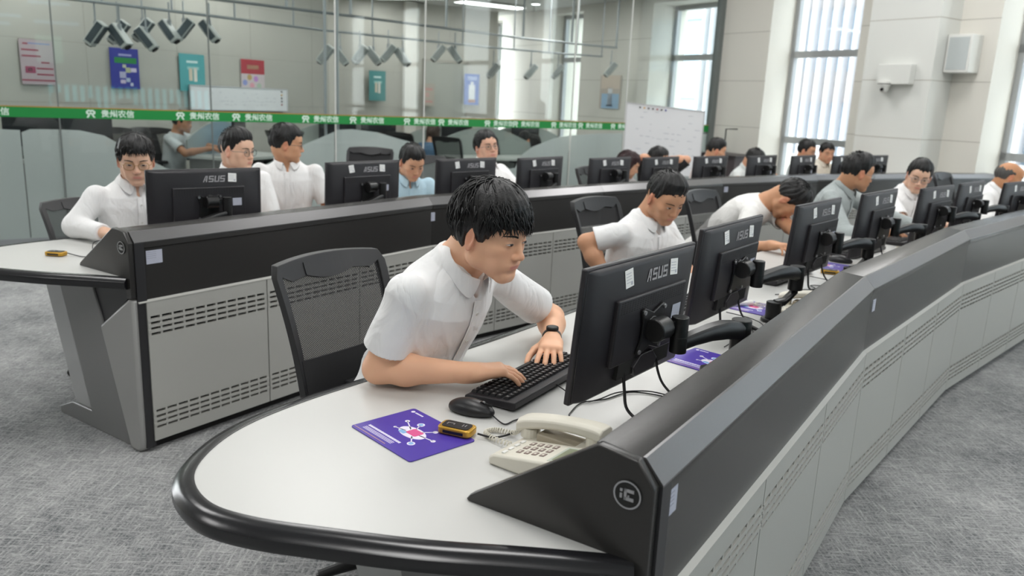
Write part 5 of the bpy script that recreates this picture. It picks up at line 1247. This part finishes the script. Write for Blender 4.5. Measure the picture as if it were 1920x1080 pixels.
def poster(lab, TL, X, wd, hg, colr, kind, name='poster'):
    TL = Vector(TL); X = Vector(X).normalized(); n = X.cross(Vector((0, 0, 1))).normalized(); t = thing(name, lab, 'poster', tuple(TL)); 
    F = lambda a, b_, c: tuple(X*a*wd + Vector((0, 0, -1))*b_*hg + n*c)
    MB().prism([(0, 0), (1, 0), (1, 1), (0, 1)], 0, .006, F).build('sheet', mat('poster_'+colr, colr, .5, noise=.03, scale=6), t)
    by = {}
    def r(x0, y0, x1, y1, c, z=.0062): by.setdefault(c, MB()).prism([(x0, y0), (x1, y0), (x1, y1), (x0, y1)], .005, z+.0006, F)
    if kind == 'blue':
        r(.15, .23, .92, .37, '2f8a4c'); r(.30, .14, .75, .19, 'a7a8d8')
        for x0, y0, w_, h_, c in ((.42, .40, .12, .08, 'c9cdb0'), (.52, .47, .17, .13, 'b9bd98'), (.70, .48, .2, .10, 'd9cfe6'), (.30, .58, .22, .16, 'b7b6d4'), (.32, .78, .18, .09, 'd4c6de'), (.52, .73, .14, .10, 'b9c6dc'), (.66, .85, .1, .08, 'cfd4e6')): r(x0, y0, x0+w_, y0+h_, c)
    if kind == 'teal': r(.28, .18, .72, .24, 'd4ecec'); r(.36, .38, .5, .72, 'd8cbb6'); r(.55, .36, .68, .74, 'e6e0d6'); r(.3, .34, .76, .42, '9fd0cf')
    if kind == 'red':
        r(0, 0, 1, .42, 'b23b47'); r(.25, .16, .75, .28, 'e9c9a6')
        for x, y, c in ((.35, .52, 'c0a468'), (.62, .56, 'c08bd0'), (.15, .68, '8f9ad0'), (.45, .76, 'e0a0ac'), (.75, .76, 'b0c2b0')): by.setdefault(c, MB()).prism([(x+.10*cos(k), y+.085*sin(k)) for k in np.linspace(0, 2*pi, 15)[:-1]], .005, .007, F)
    if kind == 'list':
        for k, (x0, x1) in enumerate(((.1, .25), (.05, .55), (.05, .6), (.6, .85), (.45, .95), (.45, .95), (.0, .98))): r(x0, .08+k*.135, x1, .115+k*.135, '9c4a5c')
        r(.12, .60, .42, .75, 'a0506a'); r(.2, .64, .32, .71, 'd6cdd2'); r(.25, .07, .9, .1, '8f97c0')
    if kind == 'sky': r(.2, .08, .85, .20, '9db0dc'); r(.30, .35, .72, .85, 'e8ecf4'); r(.42, .25, .60, .36, 'e8ecf4'); r(.3, .82, .75, .92, 'a87870')
    if kind == 'mix': r(.05, 0, .95, .4, 'd9cabb'); r(.1, .55, .95, 1, '9fc0dd'); r(.4, .35, .62, .9, 'dfe3e8'); r(.35, .88, .65, .94, '5b6a88')
    if kind == 'faint': r(.1, .2, .8, .3, 'c79a94'); r(.1, .4, .5, .6, 'c7a69f'); r(.1, .75, .8, .85, 'c79a94')
    for c, mb in by.items(): mb.build('print', mat('pp_'+c, c, .5), t)
LX = Vector((1.84, 3.5, 0)).normalized(); LN = Vector((LX.y, -LX.x, 0))
lw = lambda x, y, z: tuple(Vector((x, y, z)) + LN*.022)
poster('faded white poster with dark red lettering at the far left behind the glass', lw(-5.15, 8.42, 1.90), LX, .36, .45, 'b9a9ae', 'list')
poster('deep blue poster with a green banner behind the glass', lw(-4.68, 9.32, 1.89), LX, .37, .45, '3a3f9c', 'blue')
poster('teal poster half hidden by the wide whiteboard behind the glass', lw(-4.24, 10.15, 1.89), LX, .385, .45, '5aa8ac', 'teal')
poster('red-headed white poster with coloured circles above the whiteboard behind the glass', lw(-3.78, 11.03, 1.885), LX, .42, .45, 'cfc3c6', 'red')
EX = Vector((.834, .552, 0)); 
poster('teal poster on the far office wall left of the hanging projectors', (-2.80, 15.12, 1.92), EX, .33, .54, '4d8f90', 'teal')
poster('faint paper notice on the grey office door', (-1.85, 15.72, 1.74), EX, .22, .42, 'b4aca2', 'faint')
poster('blue poster with a white tower on the far office wall', (-1.12, 16.24, 1.97), EX, .34, .60, '5a76c4', 'sky')
poster('pale poster with orange top and blue foot beside the office window', tuple(Vector(Wp(-2.72, .01, 1.99))), WD, .56, .56, 'c3b8ae', 'mix')
# hanging steel tracks with boxy camera heads behind the glass
tr_ = thing('ceiling_track', 'pair of grey steel equipment tracks hanging behind the glass', 'ceiling track', (-2, 10, 2.3))
base = Vector((-2, 10, 2.3)); A_ = [(-4.9, 7.5, 2.27), (-4.267, 8.2, 2.27), (-3.458, 9.3, 2.27), (-2.563, 10.5, 2.26), (-.504, 12.5, 2.26), (.514, 13.2, 2.26), (1.3, 13.6, 2.26)]
B_ = [(-4.2, 7.7, 2.40), (-3.229, 8.7, 2.39), (-2.052, 9.9, 2.39), (0, 12.2, 2.39), (1.5, 13.35, 2.39)]
for nm_, L_ in (('track', A_), ('track', B_)):
    mb = MB(); pts = [Vector(p)-base for p in L_]
    for a, b_ in zip(pts[:-1], pts[1:]):
        d = (b_-a).normalized(); n = Vector((-d.y, d.x, 0))*.03
        for s_ in (-1, 1): mb.tube([a+n*s_, b_+n*s_], .014, 6)
        for k in range(4): p = a.lerp(b_, k/4); mb.tube([p-n, p+n], .009, 5)
    mb.build(nm_, metalrail, tr_, smooth=60)
mb = MB()
for k in range(12):
    t_ = k/11; i = min(int(t_*5.999), 5); p = Vector(A_[i]).lerp(Vector(A_[i+1]), t_*6-i) - base
    mb.tube([p, p+Vector((0, 0, Bh-2.27))], .012, 6)
for k in range(9):
    t_ = k/8; i = min(int(t_*3.999), 3); p = Vector(B_[i]).lerp(Vector(B_[i+1]), t_*4-i) - base
    mb.tube([p, p+Vector((0, 0, Bh-2.39))], .018, 6)
mb.build('drop_rod', metalrail, tr_, smooth=60)
def make_fix(vent='cam_dark', vc='4a545a'):
    t = thing('camera_head', 'x', 'camera', group='boxy camera heads hanging from the office tracks')
    T = Matrix.Rotation(R(52), 4, 'Y')
    b = MB(); b.box((0, 0, 0), (.26, .11, .095), T=T); b.build('housing', mat('cam_grey', 'bdc0bd', .4), t, bevel=.01)
    s_ = MB(); s_.box((-.01, .057, 0), (.22, .004, .07), T=T); s_.box((-.01, -.057, 0), (.22, .004, .07), T=T); s_.box((-.02, 0, -.05), (.20, .09, .006), T=T); s_.build('side_vent', mat(vent, vc, .5), t)
    l = MB(); l.cyl(T @ Vector((.13, 0, 0)), T @ Vector((.142, 0, 0)), .034, 14); l.build('lens', cavity, t)
    y = MB(); y.tube([(0, 0, .05), (0, 0, .12)], .02, 8); y.tube([(0, 0, .12), (0, 0, .30)], .009, 6); y.build('yoke', metalrail, t)
    return t
fx = make_fix(); fx2 = make_fix('cam_pale', '9a9f9e'); place = ['%s from the left' % o for o in ('first', 'second', 'third', 'fourth', 'fifth', 'sixth', 'seventh', 'eighth', 'ninth', 'tenth', 'eleventh', 'twelfth', 'thirteenth', 'fourteenth', 'fifteenth', 'sixteenth', 'seventeenth', 'eighteenth', 'nineteenth', 'twentieth')]
FX = [(-4.272, 8.3, 1.972, 180), (-4.192, 8.6, 2.015, 180), (-4.08, 8.4, 1.963, 0), (-4.026, 8.8, 2.061, 180), (-3.95, 8.7, 1.964, 0), (-3.828, 9.0, 2.069, 0), (-3.712, 9.1, 2.099, 180), (-3.507, 9.3, 2.108, 0), (-2.523, 10.6, 1.969, 180), (-2.397, 10.9, 1.974, 0), (-2.156, 11.0, 2.006, 180), (-2.015, 11.2, 2.006, 0), (-1.829, 11.3, 2.054, 180), (-1.646, 11.4, 2.014, 0), (-1.216, 12.0, 2.117, 180), (-.984, 12.1, 2.117, 0), (-.445, 13, 1.943, 180), (.148, 13.4, 1.966, 180), (.607, 13.8, 1.999, 180), (1.454, 13.5, 2.058, 180)]
for i, (x, y, z, a) in enumerate(FX):
    o = fx if i == 0 else fx2 if i == 8 else copy_tree(fx2 if i > 8 else fx); o.location = (x, y, z); o.rotation_euler = (0, 0, R(a+12*math.sin(i*2.3))); tag(o, 'boxy camera head hanging behind the glass, %s' % place[i])
# dome camera, grille boxes on the pillar
t = thing('dome_camera', 'white dome security camera on a square bracket on the grey pillar', 'camera', Wp(3.06, .4, 1.95))
bs = Vector(Wp(3.06, .4, 1.95)); wp2 = lambda a, b_, c: tuple(Vector(Wp(a, b_, c)) - bs)
mb = MB(); wbox(mb, 2.93, 3.33, .40, .50, 1.86, 2.08, wp2); mb.build('bracket', pillarm, t, bevel=.006)
c = Vector(wp2(3.04, .50, 1.84)); MB().lathe([(0, .06), (.065, .055), (.07, .02), (.066, .0)], 20, c=tuple(c)).build('collar', dish, t, smooth=50)
MB().lathe([(.058, 0), (.052, -.04), (.035, -.07), (0, -.08)], 20, c=tuple(c)).build('dome', dish, t, smooth=60); q = c + Vector((-.035, -.035, -.035)); MB().cyl(q, q+Vector((-.012, -.012, -.008)), .018, 12).build('lens', cavity, t)
MB().lathe([(.072, .018), (.072, .026), (.066, .026)], 20, c=tuple(c)).build('ring', cavity, t)
t = thing('wall_speaker', 'white square loudspeaker box with grey grille on the light wall right of the pillar', 'loudspeaker', Wp(3.62, .2, 2.2)); bs = Vector(Wp(3.62, .2, 2.2))
mb = MB(); wbox(mb, 3.53, 3.80, .0, .22, 2.0, 2.40, wp2); mb.build('case', dish, t, bevel=.008); mb = MB(); wbox(mb, 3.555, 3.775, .22, .224, 2.03, 2.37, wp2); mb.build('grille', mat('grille_grey', 'b6bcbc', .6), t)
t = thing('wall_sensor', 'small white sensor high on the grey pillar', 'sensor', Wp(3.25, .4, 2.8)); bs = Vector(Wp(3.25, .4, 2.8)); mb = MB(); wbox(mb, 3.22, 3.32, .40, .45, 2.82, 2.9, wp2); mb.build('case', dish, t, bevel=.01)
# ---------------------------------------------------------------- office furniture behind the glass
def odesk(x, y, rz, lab, L=1.5, D=.65):
    t = thing('office_desk', lab, 'desk', (x, y, 0), R(rz)); MB().box((0, 0, .735), (L, D, .03)).build('desktop', mat('desk_grey', 'bfc1bd', .5), t)
    for sx in (-1, 1): MB().box((sx*(L/2-.03), 0, .36), (.03, D-.05, .72)).build('leg', sidem, t)
    MB().box((0, D/2-.03, .36), (L-.08, .02, .6)).build('front_panel', mat('partition_grey', '9aa09c', .7), t)
    q = MB(); pr2 = [(-L/2, .75)] + [(-L/2 + L*k/10, .92 + .20*math.sin(pi*k/10)) for k in range(11)] + [(L/2, .75)]
    q.prism(pr2, .30, .325, lambda a, b_, c: (a, c, b_)); q.build('screen_divider', mat('partition_grey', '9aa09c', .7), t)
def omon(x, y, rz, lab, c='1f2024', emit=0):
    t = thing('office_monitor', lab, 'monitor', (x, y, .75), R(rz)); MB().box((0, 0, .27), (.52, .03, .31)).build('panel', plblack, t, bevel=.004)
    MB().box((0, .017, .27), (.49, .003, .28)).build('screen', mat('oscreen_'+c, c, .3, emit=emit), t); MB().box((0, -.03, .10), (.06, .02, .20)).build('neck', armblack, t); MB().box((0, -.03, .006), (.24, .18, .012)).build('foot', armblack, t)
odesk(-3.2, 9.35, 70, 'grey desk in front of the man in the grey T-shirt, behind the glass', 1.1); odesk(-4.55, 8.0, 50, 'narrow grey desk with two dark monitors at the left behind the glass', .8, .42); odesk(-2.3, 10.9, 33, 'grey desk with curved divider in the middle of the office'); odesk(-.9, 12.3, 33, 'grey desk with curved divider near the brown-haired person'); odesk(.25, 12.9, 33, 'grey desk with curved divider near the office window'); odesk(-.3, 10.9, 33, 'grey desk close behind the glass below the strip')
omon(-3.22, 9.3, 95, 'lit bluish monitor on the desk of the man in grey', '3f8fc4', 1.0); omon(-4.72, 7.85, 215, 'dark monitor at far left behind the glass, left one of two'); omon(-4.38, 8.15, 225, 'dark monitor at far left behind the glass, right one of two')
omon(-2.45, 10.95, 213, 'dark monitor on the middle office desk, left one'); omon(-1.95, 11.25, 213, 'dark monitor on the middle office desk, right one'); omon(-.95, 12.4, 213, 'dark monitor near the brown-haired person behind the glass'); omon(.1, 12.95, 213, 'dark monitor near the office window')
mb = MB()
for i, (x, y, rz, s_) in enumerate([(-4.60, 8.75, -100, 0), (-4.28, 9.05, -100, 0), (-4.02, 9.28, -10, 1), (-3.05, 9.9, -150, 1), (-2.75, 10.15, 40, 0), (-1.45, 11.3, 60, 1), (-.25, 11.6, 50, 0), (.55, 12.4, 20, 1), (-.75, 10.6, 60, 0)]):
    chair(x, y, rz, ['empty black mesh chair left of the round-glasses man\'s head, behind the glass', 'empty black mesh chair above the round-glasses man\'s head, behind the glass', 'black chair holding the man in the grey T-shirt', 'black chair seen between the two talking men, behind the glass', 'black mesh chair by the middle office desk', 'black chair of the brown-haired person', 'black mesh chair left of the dark-jacketed person', 'black chair close to the office window', 'black mesh chair just behind the glass left of the fourth far monitor'][i], 'chairs in the office behind the glass', bool(s_))
# side table with a kettle-like dispenser by the columns
t = thing('side_cabinet', 'dark cabinet against the light wall beside the whiteboard', 'cabinet', Wp(.55, .35, 0)); bs = Vector(Wp(.55, .35, 0)); mb = MB(); wbox(mb, .25, 1.0, .05, .55, .03, .86, wp2); mb.build('body', mat('cab_dark', '4a4144', .5), t, bevel=.005)
mb = MB(); wbox(mb, .22, 1.03, .02, .58, .86, .89, wp2); mb.build('cabinet_top', mat('cab_top', '2f2628', .4), t); mb = MB(); wbox(mb, .60, .61, .55, .556, .08, .82, wp2); mb.build('door_gap', cavity, t)
p0 = Vector(Wp(.50, .3, .89)); t = thing('water_jug', 'small silver jug under a black tap on the dark cabinet', 'jug', tuple(p0))
MB().lathe([(0, 0), (.07, 0), (.075, .08), (.05, .15), (.03, .17), (0, .175)], 18).build('jug_body', silver, t, smooth=60); MB().tube([(.05, .02, 0), (.05, .02, .34), (.22, .05, .345)], .011, 8).build('tap', armblack, t, smooth=50)
# big data screen on the wall behind the camera
ux = Vector((.763, .634, 0)).normalized(); un = Vector((-ux.y, ux.x, 0)); oc = Vector((4.56, -2.7, 0))
sc_t = thing('video_screen', 'large data screen behind the viewer, mirrored faintly in the left glass panes', 'screen', tuple(oc))
SF = lambda a, b_, c: tuple(ux*a + Vector((0, 0, b_)) + un*c)
mb = MB(); wbox(mb, -2.9, 2.9, -.15, 0, .9, 3.7, lambda a, b_, c: SF(a, c, b_)); mb.build('cabinet', cavity, sc_t)
em = lambda c, e: mat('led_%s' % c, c, .5, emit=e)
def srect(px0, py0, px1, py1, c, e, mb=None):
    u0, u1 = [(p-172)/345*5.3 for p in (px0, px1)]; z0, z1 = [1.507 + (153-p)/1493*22.5 for p in (py1, py0)]
    mb = mb or MB(); wbox(mb, u0, u1, 0, .01, z0, z1, lambda a, b_, c_: SF(a, c_, b_)); return mb
mb = MB()
for k in range(22): srect(112+k*10.6, 160, 118+k*10.6, 198, '', 0, mb)
mb.build('bar_chart', em('7fe0ea', 2.4), sc_t)
mb = MB()
for y, x0, x1 in ((18, 0, 60), (24, 10, 45), (38, 95, 150), (60, 0, 85), (66, 100, 160), (72, 20, 70)): srect(x0, y, x1, y+4.5, '', 0, mb)
mb.build('data_lines', em('8fc8f0', 1.3), sc_t)
mb = srect(100, 88, 135, 128, '', 0); mb.build('map_block', em('9fe0c8', .9), sc_t); mb = srect(2, 160, 34, 174, '', 0); mb.build('gauge', em('7fe0ea', 2.2), sc_t)
mb = srect(-10, 5, 350, 204, '', 0); mb.v = [tuple(Vector(v) - un*.012) for v in mb.v]; mb.build('display_face', em('3a4f60', .5), sc_t)
